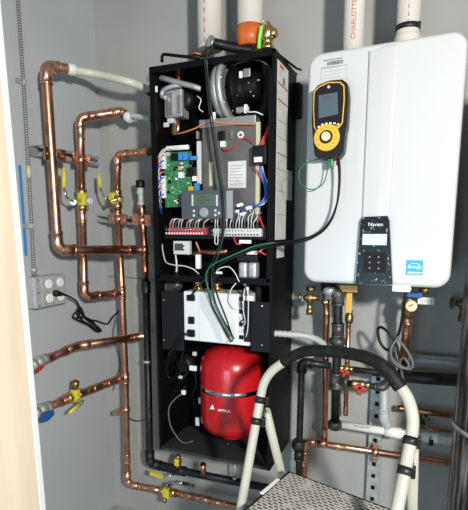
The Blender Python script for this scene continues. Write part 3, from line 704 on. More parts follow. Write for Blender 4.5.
# ------------------------------------------------------------------ test cables draped over the boiler
dz = .335
o = tag(wire('test_lead', 'rubber', None, [P(212,46,.22),P(206.5,49,.27),P(204.5,54,.312),P(205,66,.314),P(206.5,82,.314),P(208.5,104,.314),P(211,124,.312),P(215,152,.312),P(218.5,175,.318),P(222,197,.325),P(223.5,220,.325),P(220.5,240,.322),P(215,256,.32),P(208,272,.32),P(208.5,288,.322),P(212,305,.322),P(221,323,.322),P(229.5,339,.320),P(233,341,.318)], .0036, 8), 'thick black lead draped down the boiler front from the top', 'cable')
o = tag(wire('test_lead', 'dgreen', None, [P(214,47,.22),P(209,51,.275),P(206.8,57,.318),P(207.2,68,.318),P(208.8,84,.318),P(210.8,105,.318),P(213.5,125,.316),P(217.2,152,.316),P(220.8,175,.322),P(224,197,.330),P(225,219,.330),P(222.5,240,.328),P(217.5,257,.326),P(212,272,.326),P(212.5,288,.327),P(216,304,.327),P(224.5,322,.327),P(231.5,334,.325),P(234,339,.322)], .0032, 8), 'dark green lead hanging alongside the thick black lead', 'cable')
o = tag(wire('test_lead', 'green', None, [P(230,337,.345),P(223,322,.355),P(215,305,.36),P(208,288,.362),P(206,275,.365),P(211,266,.37),P(222,260,.37),P(238,253,.36),P(252,247,.34),P(264,244,.325),P(276,242.5,.31)], .0026, 8), 'green lead looping over the white control box and bending right', 'cable')
o = tag(wire('meter_lead', 'rubber', None, [P(232,336,.342),P(226,318,.36),P(219,300,.37),P(214.5,284,.38),P(216,270,.38),P(226,261,.375),P(240,255,.365),P(258,247.5,.345),P(276,243.5,.33),P(293,241,.345),P(302,239,.378),P(313,235.5,.385),P(326,226.5,.39),P(335,210,.4),P(339,192,.41),P(340,172,.41),P(339,159,.41)], .0034, 8), 'black lead running from boiler to the hand meter', 'cable')
o = tag(wire('meter_lead', 'rubber', None, [P(262,248.5,.33),P(277,246,.325),P(292,243.5,.34),P(301,241.5,.37),P(311,238.5,.378),P(323,231,.382),P(332,219,.395),P(337,203,.4),P(339,180,.405),P(338,158,.405)], .003, 8), 'second black lead just below the first meter lead', 'cable')

# ------------------------------------------------------------------ things on top of the boiler
def vent(label, pxs, py0, d, r, top=None):
    b = P(pxs, py0, d)
    if top: b.z = top
    o = tag(MB().lathe(b, Zx, [(0,r),(2.88-b.z,r)], 32).build('vent_pipe', 'pvc'), label, 'vent pipe')
    return o, b
va, ba = vent('cream plastic vent pipe with red print rising from boiler left', 210, 50, .15, .047)
vb, bb = vent('pale vent pipe with orange sleeve rising from boiler right', 250, 46, .15, .047)
vc, bcv = vent('cream vent pipe above the heater beside the meter side', 353, 47, .20, .034, 1.994)
vd, bd = vent('cream vent pipe with dark clamp above the heater right half', 407, 42, .20, .036, 1.994)
def ink(parent, b, r, d, z0, z1, s, size, m='redink', off=.0):
    vdir = (V((EYE.x, EYE.y, 0))-V((b.x, b.y, 0))).normalized(); ux = V((-vdir.y, vdir.x, 0)); 
    if off: vdir = (vdir*math.cos(off)+ux*math.sin(off)).normalized(); ux = V((-vdir.y, vdir.x, 0))
    text('print', s, V((b.x, b.y, (z0+z1)/2))+vdir*(r+.0012), Zx, -ux, size, m, parent)
ink(vc, bcv, .034, .2, P(353,42,.2).z, P(353,5,.2).z, 'CHARLOTTE', .021)
for k in range(7):
    zc = P(210,44,.15).z+k*.034
    b = ba; vdir = (V((0,-D,0))-V((b.x,b.y,0))).normalized(); ux = V((-vdir.y, vdir.x, 0)); w_ = (vdir*math.cos(-.45)+ux*math.sin(-.45)).normalized()
    MB().box(V((b.x,b.y,zc))+w_*.0473, (.004,.0012,.018), Matrix.Rotation(math.atan2(w_.x,-w_.y),3,'Z')).build('print_dash', 'redink', va)
for k in range(5):
    zc = P(407,26,.2).z+k*.022
    b = bd; vdir = (V((0,-D,0))-V((b.x,b.y,0))).normalized()
    MB().box(V((b.x,b.y,zc))+vdir*.0363, (.003,.0012,.013), Matrix.Rotation(math.atan2(vdir.x,-vdir.y),3,'Z')).build('print_dash', 'redink', vd)
MB().lathe(bd+V((0,0,-.01)), Zx, [(.015,.041),(P(407,34,.2).z-bd.z,.040),(P(407,33,.2).z-bd.z,.037)], 32).build('socket_collar', 'pvc', vd)
zc = P(407,31.5,.2).z
MB().lathe(V((bd.x,bd.y,zc)), Zx, [(0,.037),(0,.0385),(.016,.0385),(.016,.037)], 32).box(V((bd.x+.034,bd.y-.022,zc+.008)), (.012,.014,.016), None, .003).build('hose_clamp', 'iron', vd)
z0, z1 = P(250,48,.15).z, P(250,27,.15).z
MB().lathe(V((bb.x,bb.y,z0)), Zx, [(0,.047),(0,.0495),(z1-z0,.0495),(z1-z0,.047)], 32).build('orange_sleeve', 'orange', vb, label='orange primer sleeve')
g = tag(MB().tube(catmull([P(259,49,.2),P(259.5,38,.2),P(261.5,26,.2)],5), .007, 10).build('green_hose', 'lime'), 'bright green strip between orange sleeve and brass valve', 'hose')
tv = thing('relief_valve', P(268,49,.18), 'brass relief valve with lever on top right of boiler', 'valve')
MB().lathe(P(267.5,50,.18), Zx, [(0,.024),(.012,.024),(.013,.018),(.03,.018),(.033,.024),(.06,.026),(.075,.022),(.085,.012),(.095,.006)], 18).build('valve_body', 'brass', tv)
MB().lathe(P(268,35,.18), V((1,-.3,0)), [(0,.014),(.02,.016),(.034,.016),(.036,.012)], 14).build('outlet', 'brass', tv)
MB().tube([P(268,26,.18), P(264,22.5,.19), P(262,20,.2)], .004, 8).build('lever', 'tin', tv)
ch = tag(MB().tube(catmull([P(213,43,.22),P(222,45,.2),P(236,48,.18),P(252,50,.16)],10), [.016+.0035*(k%2) for k in range(31)], 16).build('flexible_hose', 'rubber'), 'black ribbed hose lying on top of boiler between vent pipes', 'hose')
MB().lathe(P(212,42.5,.225), P(212,42.5,.225)-P(220,44.5,.2), [(0,.022),(.006,.025),(.012,.022),(.012,.014)], 20).build('hose_cuff', 'chrome', ch)
cl = tag(MB().tube(catmull([P(189,56,.2),P(195,53,.2),P(203,55,.19),P(210,53,.2)],6), .008, 10).build('cable_gland', 'copperdk'), 'dark reddish cable lying on boiler top left of ribbed hose', 'cable')

# ------------------------------------------------------------------ tankless water heater
HL, HR = -.389, .070; HT, HB = 2.012, 1.286
heat = thing('water_heater', ((HL+HR)/2, -.18, HB), 'white wall hung tankless water heater with black control panel', 'water heater')
MB().span((HL+.012, -.10, HB+.012), (HR-.012, -.004, HT-.012), .006).build('back_case', 'greywhite', heat)
def cover():
    bm = bmesh.new(); nx, nz = 44, 50; R = .014
    w, h = HR-HL, HT-HB; depth0 = .10; rings = []
    # front skin as a rounded loft: outline rounded rectangle shrinking to the front with a rounded lip
    def outline(inset, y, n=10):
        pts = []; rc = max(.045-inset, .012); x0, x1, z0, z1 = HL+inset, HR-inset, HB+inset, HT-inset
        for cx_, cz_, a0 in ((x1-rc, z1-rc, 0), (x0+rc, z1-rc, 90), (x0+rc, z0+rc, 180), (x1-rc, z0+rc, 270)):
            for k in range(n+1):
                a = math.radians(a0+90*k/n); pts.append(V((cx_+rc*math.cos(a), y, cz_+rc*math.sin(a))))
        return pts
    loops = [outline(.006, -.10), outline(0, -.12)]
    for k in range(0, 9):
        a = math.radians(90*k/8); loops.append(outline(R*(1-math.cos(a)), -.346-R*math.sin(a)))
    vs = [[bm.verts.new(p) for p in lp] for lp in loops]; n = len(vs[0])
    for i in range(len(vs)-1):
        for k in range(n):
            f = bm.faces.new((vs[i][k], vs[i][(k+1)%n], vs[i+1][(k+1)%n], vs[i+1][k])); f.smooth = True
    bm.faces.new(vs[-1]); bm.faces.new(vs[0][::-1])
    m = MB(); m.bm.free(); m.bm = bm; return m
cover().build('front_cover', 'white', heat)
# raised middle band
xa, xb = P(371,130,.362).x, P(394,130,.362).x
mb = MB(); prof = [(xa-.022,.0004),(xa-.010,-.0008),(xa+.006,-.0035),(xa+.022,-.0060),((xa+xb)/2,-.0075),(xb-.010,-.0070),(xb-.003,-.0064),(xb-.0008,-.0012),(xb+.0025,.0006)]
rows = [(HB+.008,.006),(HB+.02,0),(HT-.02,0),(HT-.008,.006)]
rr_ = [[mb.bm.verts.new((x, -.3600+dy*.55+push, z)) for x, dy in prof] for z, push in rows]
for i in range(3):
    for k in range(len(prof)-1):
        f = mb.bm.faces.new((rr_[i][k], rr_[i][k+1], rr_[i+1][k+1], rr_[i+1][k])); f.smooth = True
    mb.bm.faces.new((rr_[i][0], rr_[i+1][0], rr_[i+1][-1], rr_[i][-1]))
mb.bm.faces.new(rr_[0][::-1]); mb.bm.faces.new(rr_[-1])
mb.build('middle_band', 'white', heat)
hp = MB().prism([P(363.5,217,.366), P(388,216,.366), P(390,221,.366), P(393,284,.366), P(356,284,.366), P(361.5,221,.366)], V((0,-.012,0))).build('control_panel', 'gblack', heat)
slab('display', 'lcdw', hp, (363,234), (387,245), .378, .001)
slab('keypad', 'charcoal', hp, (364.5,252.5), (386,272.5), .378, .0012)
text('lettering', 'Navien', P(376,224.5,.3785), X, Zx, .016, 'whiteink', hp)
for i, q in enumerate(((370,257),(370,262.5),(370,268),(379,257),(379,262.5),(379,268.5))):
    MB().box(P(*q,.3795), (.0045,.0008,.0035)).build('key_icon', 'gink', hp)
es = slab('energy_sticker', 'sky', heat, (406.5,260), (422.5,275), .360, .0008, label='square blue energy sticker')
slab('sticker_band', 'whiteink', es, (407.5,271.8), (421.5,272.6), .3609, .0004)
text('lettering', 'energy', P(414.3,266.7,.3612), X, Zx, .014, 'whiteink', es)
text('lettering', 'ENERGY STAR', P(414.5,273.5,.3612), X, Zx, .0055, 'whiteink', es)
cpt = P(414.5,268,.361); ap = [cpt+V((math.cos(a)*.019, 0, math.sin(a)*.015)) for a in [math.pi*k/14 for k in range(15)]]
MB().tube(ap, .0009, 6).build('sticker_arc', 'whiteink', es)
# barcode and data label
bcg = slab('barcode_label', 'white', heat, (324.5,59), (344,65), .360, .0006)
x = P(326.5,60,.361).x; xe = P(342.5,60,.361).x
zA, zB = P(334,59.7,.361).z, P(334,63.7,.361).z
while x < xe:
    w_ = random.choice((.0008,.0012,.002)); MB().span((x, -.3606, zB), (x+w_, -.361, zA)).build('bar', 'ink', bcg); x += w_+random.choice((.0009,.0014))
slab('print_line', 'ink', heat, (322,58.0), (342,58.6), .3605, .0004); slab('print_line', 'gink', heat, (320,66.0), (340,66.7), .3605, .0004)
dl = slab('data_label', 'white', heat, (320.5,67), (345.5,87), .360, .0006)
for k in range(5): slab('print_line', 'gink', dl, (322+1.4*(k%2),69.6+3.2*k), (343-2*(k%3),70.1+3.2*k), .3607, .0003)
p0, p1 = P(320.5,67,.3607), P(345.5,87,.3607)
MB().tube([p0, V((p1.x,p0.y,p0.z)), p1, V((p0.x,p0.y,p1.z)), p0], .0006, 4).build('label_border', 'gink', dl)
heat.rotation_euler.z = math.radians(-3.5); heat.location.x += .011
# ports
MB().lathe(P(329,283,.2), -Zx, [(0,.03),(.03,.03),(.035,.024)], 20).build('gas_port', 'iron', heat)
slab('junction_block', 'whiteink', heat, (396,285.5), (414,292), .30, .06, .003)
for px_ in (310, 350, 408, 425): MB().lathe(P(px_,286,.17), -Zx, [(0,.018),(.02,.018),(.024,.014)], 16).build('water_port', 'brassdk', heat)

# ------------------------------------------------------------------ hand meter on the heater
mc = P(330.5,121,.385)
ru = (P(343.5,85,.385)-P(319,86,.385)); ru = V((1,0,.02)).normalized(); uu = V((-.02,0,1)).normalized(); fn = V((0,-1,0))
def mp(u, v, w=0): return mc+ru*u+uu*v+fn*w
k_ = (P(340,121,.385)-P(330,121,.385)).length/10
kv_ = (P(330.5,101,.385)-P(330.5,141,.385)).length/40
def mpx(a, b, w=0): return mp((a-330.5)*k_, -(b-121)*kv_, w)
meter = thing('hand_meter', mc-uu*.12, 'black and yellow handheld meter stuck to the heater front', 'meter')
def outl(pts, w0, w1, name, m, par):
    return MB().prism([mpx(*p, w0) for p in pts], fn*(w1-w0)).build(name, m, par)
case_ = [(314,92),(319,86),(331,83),(343,84),(347.5,88),(349,100),(348,128),(346.5,136),(345,154),(341,159.5),(320,159.5),(316,155),(314,133),(313,120)]
outl(case_, -.022, .022, 'case', 'rubber', meter)
rim = [(315,92),(320,87.5),(330,84.5),(341,86),(345,90),(345.5,104),(344,126),(340,131),(332,127.5),(322,128.5),(318,132),(315.5,127),(314.5,108)]
rm = outl(rim, .022, .024, 'yellow_rim', 'amber', meter)
inn = [(316.2,92.6),(320.5,88.6),(330,85.7),(340.4,87),(344,90.8),(344.5,104),(343,125.5),(339.5,129),(331.5,125.5),(322.5,126.5),(318,130.3),(316.4,126),(315.5,108)]
outl(inn, .024, .0252, 'faceplate', 'shiny', meter)
MB().prism([mpx(320,96.5,.0252), mpx(338.5,95.5,.0252), mpx(339.5,117,.0252), mpx(320.5,119,.0252)], fn*.0008).build('screen', 'lcdb', meter)
for kx in range(3): MB().prism([mpx(324,99+kx*2,.0261), mpx(334-kx*2,98.6+kx*2,.0261), mpx(334-kx*2,99.4+kx*2,.0261), mpx(324,99.8+kx*2,.0261)], fn*.0003).build('reading', 'ink', meter)
MB().lathe(mpx(330,89.6,.0252), fn, [(0,.0045),(.002,.0045)], 14).build('sensor_eye', 'pink', meter)
for i_, q in enumerate(((320.5,127.5),(324,125.6),(328,125),(332,125),(336,125.6),(339.5,127))):
    MB().box(mpx(*q,.0256), (.007,.002,.005), None, .001).build('button', 'whiteink', meter)
dial = MB().lathe(mpx(328.5,139,.020), fn, [(0,.040),(.008,.040),(.010,.037)], 32).build('dial', 'amber', meter)
MB().lathe(mpx(328.5,138.5,.030), fn, [(0,.0195),(.005,.0195),(.006,.016)], 28).build('dial_ring', 'rubber', dial)
MB().lathe(mpx(328.5,138.5,.035), fn, [(0,.0145),(.008,.0135),(.009,.011)], 24).build('dial_knob', 'diallcd', dial)
for k in range(9):
    a = math.radians(-40+k*32.5); q = mpx(328.5,139,.0301)+ru*math.cos(a)*.030+uu*math.sin(a)*.030
    MB().box(q, (.003,.0008,.003)).build('dial_mark', 'ink', dial)
lead = tag(wire('ground_lead', 'green', None, [mpx(331,161,.0), mpx(329,168,.0)+V((0,-.004,0)), mpx(324,183,-.006), mpx(314,189.5,-.01), mpx(304,187,-.01), mpx(297.5,178,-.01), mpx(299,167,-.01), mpx(308,160,-.01), mpx(318,158.5,-.012), mpx(326,160,-.01)], .0019, 10), 'thin green wire loop hanging from the base of hand meter', 'wire')
MB().box(mpx(331,163.5,.002), (.018,.014,.026), None, .003).build('plug', 'green', lead)
rp = tag(MB().tube([mpx(339,157,.012), mpx(339,167,.012)], .005, 10).build('probe_plug', 'redp'), 'red plug pointing down at the base of hand meter', 'plug')

# ------------------------------------------------------------------ below the heater
def spigot(label, c, m='brassdk', s=1.0, flip=1):
    r = thing('hose_valve', c, label, 'valve')
    MB().lathe(c+Zx*.03*s, -Zx, [(0,.014*s),(.02*s,.017*s),(.04*s,.017*s),(.042*s,.013*s),(.07*s,.012*s),(.072*s,.016*s),(.095*s,.016*s)], 14).build('spout', m, r)
    MB().lathe(c+V((.04*s*flip,0,.01*s)), V((-flip,0,0)), [(0,.012*s),(.03*s,.014*s),(.05*s,.018*s),(.07*s,.010*s)], 14).build('inlet', m, r)
    mb = MB(); hc = c+V((-.035*s*flip,-.012*s,.012*s))
    mb.lathe(hc, V((-flip,-.3,0)), [(0,.006*s),(.006*s,.026*s),(.012*s,.026*s),(.014*s,.01*s)], 8).build('hand_wheel', m, r)
    return r
spigot('brass drain valve hanging under the heater left corner', P(310,300,.18), 'brassdk', .85)
spigot('dark brass hose valve on back wall at the far right edge', P(463,306,.06), 'brassold', .85, 1)
o = pipe_run('copper_pipe', 'copper pipe dropping left of the gas pipe to the low tee', 'pipe', [P(327,300,.14), P(324.5,440,.06)], .0125, couplings=((0,.06),(0,.94)))
MB().lathe(P(327,300,.14), Zx, [(0,.017),(.02,.019),(.03,.016),(.04,.019),(.055,.016)], 8).build('brass_union', 'brass', o)
MB().lathe(P(322,302,.15), V((1,0,0)), [(0,.008),(.01,.011),(.03,.011)], 8).build('brass_plug', 'brass', o)
o = pipe_run('copper_pipe', 'thin copper pipe under the yellow tag right of gas pipe', 'pipe', [P(348.5,322,.14), P(345.5,415,.08)], .0095, couplings=((0,.05),(0,.3),(0,.95)))
MB().lathe(P(349,323,.14), Zx, [(0,.013),(.01,.016),(.03,.016),(.034,.012),(.05,.012)], 10).build('brass_union', 'brassdk', o)
yt = thing('yellow_tag', P(349,312,.17), 'yellow hanging tag on valve below the heater panel', 'tag')
slab('tag_card', 'amber', yt, (340,285.5), (357.5,292), .20, .004, .001); slab('tag_strip', 'amber', yt, (346.5,292), (351.5,313), .17, .003, .001)
# black gas pipe with fittings
gp = pipe_run('gas_pipe', 'black iron gas pipe with union and drip leg under heater', 'pipe', [P(330,292,.2), P(338,294,.2), P(338,330,.2), P(336,380,.2), P(335,427,.2)], .0165, 'iron', 'ironl', R=.022, fr=1.4)
MB().lathe(P(338,334,.2), -Zx, [(0,.022),(.014,.024),(.018,.033),(.036,.033),(.038,.024),(.058,.022)], 8).build('union', 'ironl', gp)
MB().lathe(P(336.5,372,.2), -Zx, [(0,.027),(.012,.027),(.014,.023),(.05,.023),(.052,.027),(.064,.027)], 18).lathe(P(336.5,381,.2), V((1,0,.05)), [(0,.02),(.03,.021),(.032,.026),(.042,.026)], 16).build('tee', 'ironl', gp)
MB().lathe(P(335,421,.2), -Zx, [(0,.024),(.01,.026),(.028,.026),(.034,.018)], 16).build('drip_cap', 'ironl', gp)
MB().lathe(P(330,289,.2), -Zx, [(-.01,.02),(.0,.026),(.018,.026),(.02,.02),(.036,.02)], 16).build('gas_inlet', 'galv', gp)
gh = pipe_run('gas_pipe', 'black iron gas branch running right behind the ladder handle', 'pipe', [P(339,382,.2), P(383,387.5,.2), P(388,382,.18), P(392,376,.1)], .0115, 'iron', 'ironl', R=.02, fr=1.35)
def red_valve(label, c, ax, s=1.0):
    r = thing('gas_valve', c, label, 'valve')
    ax = ax.normalized()
    MB().lathe(c-ax*.04*s, ax, [(0,.014*s),(.0,.018*s),(.02*s,.018*s),(.022*s,.015*s),(.03*s,.020*s),(.05*s,.020*s),(.058*s,.015*s),(.06*s,.018*s),(.08*s,.018*s),(.08*s,.014*s)], 8).build('valve_body', 'brass', r)
    st = MB().lathe(c, -Y, [(.01,.007*s),(.034,.007*s)], 10).build('stem', 'brass', r)
    MB().box(c+V((0,-.036,-.002)), (.056*s,.007,.018*s), Matrix.Rotation(.25,3,'Y'), .003).box(c+V((0,-.036,-.008)), (.018*s,.007,.05*s), Matrix.Rotation(.1,3,'Y'), .003).build('handle', 'redp', r)
red_valve('red handled brass gas valve on the lower iron branch', P(361,384.5,.2), P(380,387,.2)-P(340,382,.2), .85)
red_valve('smaller red handled valve above the lower gas branch', P(346,368.5,.17), P(360,370,.17)-P(340,368,.17), .68)
gk = pipe_run('gas_pipe', 'short thin black pipe right of the smaller red valve', 'pipe', [P(350,369,.17), P(383,373,.15), P(400,376,.12)], .0115, 'iron', 'iron', R=.05, fr=1.3)
bk = pipe_run('iron_pipe', 'thick black pipe running level across the wall at far right', 'pipe', [P(392,376,.08), P(470,381,.08)], .023, 'iron', 'iron')
lv = pipe_run('iron_pipe', 'black iron pipe with elbow standing right beside the boiler', 'pipe', [P(331,366,.17), P(302,362,.17), P(299,455,.17), P(299,520,.17)], .0135, 'iron', 'iron', R=.022, fr=1.45)
MB().lathe(P(298.5,440,.17), -Zx, [(0,.022),(.01,.026),(.03,.026),(.04,.022)], 16).build('coupling', 'iron', lv)
# gauge pipe on the right
gq = pipe_run('copper_pipe', 'copper pipe below the blue handled valve right of control panel', 'pipe', [P(408.5,312,.16), P(402,372,.10)], .0155, 'copperdk', 'solder', couplings=((0,.05),(0,.25)))
bv = thing('isolation_valve', P(409,306,.17), 'blue handled valve with ivory dial under the heater right side', 'valve')
MB().lathe(P(409.5,294,.17), -Zx, [(0,.016),(.02,.020),(.03,.024),(.06,.024),(.07,.018),(.085,.020)], 12).build('valve_body', 'brassdk', bv)
MB().lathe(P(411,305.5,.20), V((.1,-1,.05)), [(0,.019),(.02,.019),(.021,.017)], 24).build('dial', 'diallcd', bv)
MB().tube([P(409,306.5,.2235), P(413,304.3,.2235)], .0018, 6).build('dial_needle', 'ink', bv)
slab('handle', 'blue', bv, (404,292), (422,298), .21, .012, .004)
tg = tag(slab('paper_tag', 'paper', None, (418,297.5), (434,304.5), .20, .0015), 'small pale tag hanging right of the blue valve handle', 'tag')
MB().tube([P(418,301,.201), P(412,301,.19)], .0012, 6).build('tag_string', 'cable', tg)
for k in range(6): slab('print_mark', 'gink', tg, (420+2.2*k,299.5), (420.5+2.2*k,302.5), .2016, .0003)
# cords
o = tag(wire('power_cord', 'rubber', None, [P(406,291,.24), P(404,305,.24), P(401,325,.23), P(396,340,.22), P(388,350,.2), P(380,342,.2), P(378,329,.2), P(383,328,.21), P(391,336,.22), P(397,346,.22), P(399,356,.22), P(404,362,.21), P(399,368,.2), P(393,352,.2)], .0052, 8), 'black cord hanging below the heater junction block', 'power cord')
o = tag(wire('power_cord', 'cable', None, [P(399,336,.23), P(392,345,.24), P(391,355,.24), P(398,364,.25), P(408,369,.25), P(413,365,.25), P(409,354,.25), P(402,344,.25), P(397,340,.25), P(391,349,.26), P(393,361,.26), P(402,368,.25), P(409,366,.24), P(404,358,.23), P(400,362,.22), P(402,374,.2), P(405,388,.18)], .0048, 8), 'grey cord coiled beside the copper pipe under the heater', 'power cord')
# corrugated hose from boiler
pts = catmull([P(268,333,.26), P(285,334,.24), P(303,335.5,.22), P(316,339,.2), P(327,346,.17)], 7)
tag(MB().tube(pts, [.0135 if k % 2 else .0105 for k in range(len(pts))], 14).build('corrugated_hose', 'pvcg'), 'white corrugated hose curving out of the boiler side', 'hose')
# white condensate line
cw = pipe_run('drain_pipe', 'white plastic drain pipe running level behind the ladder rail', 'pipe', [P(337,424,.12), P(452,441,.12)], .0155, 'pvcb', 'pvcb', couplings=((0,.83),), fr=1.25)
MB().lathe(P(385,431,.12), P(400,433.5,.12)-P(385,431,.12), [(0,.016),(0,.021),(.06,.021),(.06,.016)], 20).build('tee_fitting', 'pvcb', cw)
cwv = pipe_run('drain_pipe', 'grey white plastic pipe dropping into the level drain pipe', 'pipe', [P(384,382,.12), P(384,418,.12), P(389,430,.12)], .0150, 'pvcg', 'pvcg', couplings=((0,.9),), R=.03, fr=1.3)
text('print', 'SCH 40 PVC', P(362,427.3,.1365), (P(372,429.2,.1365)-P(352,426.2,.1365)), Zx, .012, 'redink', cw)
pv = pipe_run('drain_pipe', 'grey printed plastic pipe behind the coiled cord', 'pipe', [P(404,357,.05), P(470,363,.05)], .0155, 'pvcg', 'pvcg')
text('print', 'CPVC WATER DISTRIBUTION PIPE', P(437,359.8,.0668), (P(457,361.6,.0668)-P(417,358,.0668)), Zx, .011, 'ink', pv)
# low copper run
lc = pipe_run('copper_pipe', 'low copper pipe crossing behind ladder with left end turned down', 'pipe', [P(303,520,.06), P(305,441,.06), P(460,465,.06)], .0135, couplings=((0,.75),(1,.13),(1,.26)), R=.035)
MB().lathe(P(323,443.3,.06), P(335,445.2,.06)-P(323,443.3,.06), [(-.022,.0165),(.022,.0165)], 16).build('tee_fitting', 'solder', lc)
c2 = pipe_run('copper_pipe', 'upper thin copper pipe at far right above the drain pipe', 'pipe', [P(398,408,.06), P(462,417,.06)], .0115, 'copperdk', 'copperdk', couplings=((0,.1),))
c3 = pipe_run('copper_pipe', 'thin dark copper pipe just above the white drain pipe', 'pipe', [P(416,427,.03), P(462,433,.03)], .006, 'copperdk', 'copperdk')
# vertical strut with holes
def vstrut():
    a, b = P(369,380,.0), P(382,520,.0)
    x0, x1 = P(369.5,440,0).x, P(382,440,0).x; ztop = P(375,374,0).z; zbot = 0.0
    root = thing('strut_channel', V(((x0+x1)/2, 0, zbot)), 'vertical galvanized strut with round holes behind the ladder', 'bracket')
    mb = MB(); f = -.030
    w = x1-x0
    mb.span((x0, f, zbot), (x0+w*.34, f-.003, ztop)); mb.span((x1-w*.34, f, zbot), (x1, f-.003, ztop))
    mb.span((x0, f, zbot), (x0+.003, 0, ztop)); mb.span((x1-.003, f, zbot), (x1, 0, ztop))
    z = zbot; 
    while z < ztop: mb.span((x0+w*.34, f, z), (x1-w*.34, f-.003, min(z+.034, ztop))); z += .052
    mb.build('channel', 'galv', root)
    MB().span((x0+.003, -.008, zbot), (x1-.003, -.006, ztop)).build('back_web', 'iron', root)
    c = P(375.5,452,.06); MB().tube([c-X*.014, c+X*.014], .017, 16).box(c+V((0,-.004,.028)), (.02,.012,.022), None, .002).box(c+V((0,-.004,-.028)), (.02,.012,.022), None, .002).build('pipe_clamp', 'solder', root)
vstrut()
# small hook key hanging on the wall
hk = thing('wall_hook', P(425,412,.02), 'small steel hook strap hanging above the white drain pipe', 'hook')
slab('plate', 'iron', hk, (420,413), (428,425), .002, .006, .002)
MB().torus(P(426,415.5,.02), -Y, .011, .003, 16).build('ring', 'galv', hk)
MB().tube([P(426,418,.02), P(429,432,.10), P(430.5,438,.14)], .006, 8).build('strap', 'galv', hk)
MB().lathe(P(431,440,.12), X, [(-.008,.0185),(-.008,.021),(.008,.021),(.008,.0185)], 18).build('clip', 'iron', hk)

# ------------------------------------------------------------------ wrapped cylinder at right edge
tw = P(440,440,.42); TRr = .16
cxr = P(452.5,440,.41).x+TRr*.985
wt = tag(MB().lathe(V((cxr,-.41,0)), Zx, [(0,TRr*.92),(.02,TRr),(.3,TRr*1.01),(.60,TRr),(.62,TRr*.985),(.64,TRr),(1.25,TRr*.99),(1.88,TRr),(1.90,TRr*.93)], 64).build('wrapped_tank', 'film'), 'shiny black wrapped cylinder standing at the right edge', 'tank')
zz = P(458,437,.53).z
MB().lathe(V((cxr,-.41,zz-.006)), Zx, [(0,TRr+.001),(.0,TRr+.004),(.012,TRr+.004),(.012,TRr+.001)], 64, False).build('strap', 'galv', wt)

# ------------------------------------------------------------------ step ladder
lad = thing('step_ladder', Zp(300,500,.7)*1.0, 'cream tubular step ladder with black foam handle and grip step', 'ladder')
lad.location.z = 0
LP = [(239.5,515,.74),(247.5,470,.70),(255,428,.66),(261,395,.625),(264.5,382,.617),(272,371,.613),(284,362,.612),(294,356,.617)]
RP = [(399,386,.72),(404,392,.73),(409.5,403,.74),(412.5,417,.75),(412,432,.76),(406,466,.80),(396,515,.86)]
def down(p, q): # extend line p->q to the floor
    v = q-p; return q+v*((q.z-.015)/(-v.z))
lp = [P(*q) for q in LP]; rp_ = [P(*q) for q in RP]
l0 = down(lp[2], lp[0]); rl = down(rp_[4], rp_[6])
MB().tube([l0]+catmull(lp, 6), .0138, 18).build('side_rail', 'cream', lad)
MB().tube(catmull(rp_, 6)+[rl], .0152, 18).build('side_rail', 'cream', lad)
hp_ = [P(283,362.5,.612),P(290,358,.615),P(299,353.5,.62),P(310,350.8,.63),P(325,351,.645),P(342,352.5,.66),P(359,355.5,.68),P(374,360.5,.695),P(386,369,.71),P(395,380,.72),P(401,388,.725)]
hc_ = catmull(hp_, 6)
MB().tube(hc_, [.0145]+[.0155+.0028*k/len(hc_) for k in range(len(hc_)-2)]+[.0165], 20).build('foam_handle', 'foam', lad)
# rear legs
for a_, b_, nm in (((266,411,.60),(281,472,.47),'rear_leg'),((412.5,448,.76),(412,512,.62),'rear_leg')):
    p, q = P(*a_), P(*b_); MB().tube([p, down(p, q)], .0145, 16).build(nm, 'cream', lad)
    MB().lathe(down(p, q)+V((0,0,-.014)), Zx, [(0,.02),(.03,.02),(.034,.016)], 14).build('rubber_foot', 'rubber', lad)
for p in (l0, rl): MB().lathe(p+V((0,0,-.014)), Zx, [(0,.022),(.03,.022),(.034,.018)], 14).build('rubber_foot', 'rubber', lad)
def clamp(c, q, r=.019):
    dv = (P(*q)-P(*c)).normalized(); b = P(*c)
    mb = MB().lathe(b-dv*.010, dv, [(0,r*.9),(0,r*1.08),(.020,r*1.08),(.020,r*.9)], 18); mb.box(b+V((.016,.012,-.005)), (.016,.02,.03), None, .004); mb.build('hinge_clamp', 'iron', lad)
clamp((260.2,400,.63),(255,428,.66), .0155); clamp((256.2,421,.654),(250,457,.69), .0155); clamp((410.5,441,.77),(406,466,.80), .017); clamp((405,471,.805),(399,500,.84), .017)
MB().tube([P(260,402,.62),P(265,412,.60),P(258,422,.64)], .007, 8).build('link_plate', 'iron', lad); MB().tube([P(411,444,.75),P(413.5,458,.74),P(407,472,.78)], .007, 8).build('link_plate', 'iron', lad)
# platform
pA = Zp(289,471,.70); pR = Zp(388,508,.70); u = (pR-pA); u.z = 0; u.normalize(); pL = Zp(250,509,.70); w = (pL-pA); w.z = 0; w.normalize()
w = (w*.6+V((u.y,-u.x,0))*.4).normalized()
WD, DP = .40, .30
def plat(nm, m, i0, i1, zt_, th):
    q = [pA+u*i0+w*i0, pA+u*(WD-i0)+w*i0, pA+u*(WD-i0)+w*(DP-i0), pA+u*i0+w*(DP-i0)]
    return MB().prism([V((p.x, p.y, zt_)) for p in q], V((0,0,-th)))
ang = math.atan2(u.y, u.x)
st = plat('', '', 0, 0, .70, .028).build('step_frame', 'rubber', lad)
tr = plat('', '', .010, 0, .7035, .004).build('tread_plate', 'tread', lad)
# rotate the tread's own coordinates so its rows run with the step
c_ = pA+V((0,0,0)); me = tr.data
tr.rotation_euler.z = ang; 
off = tr.parent.location
Rm = Matrix.Rotation(-ang, 3, 'Z')
for vtx in me.vertices: vtx.co = Rm @ vtx.co
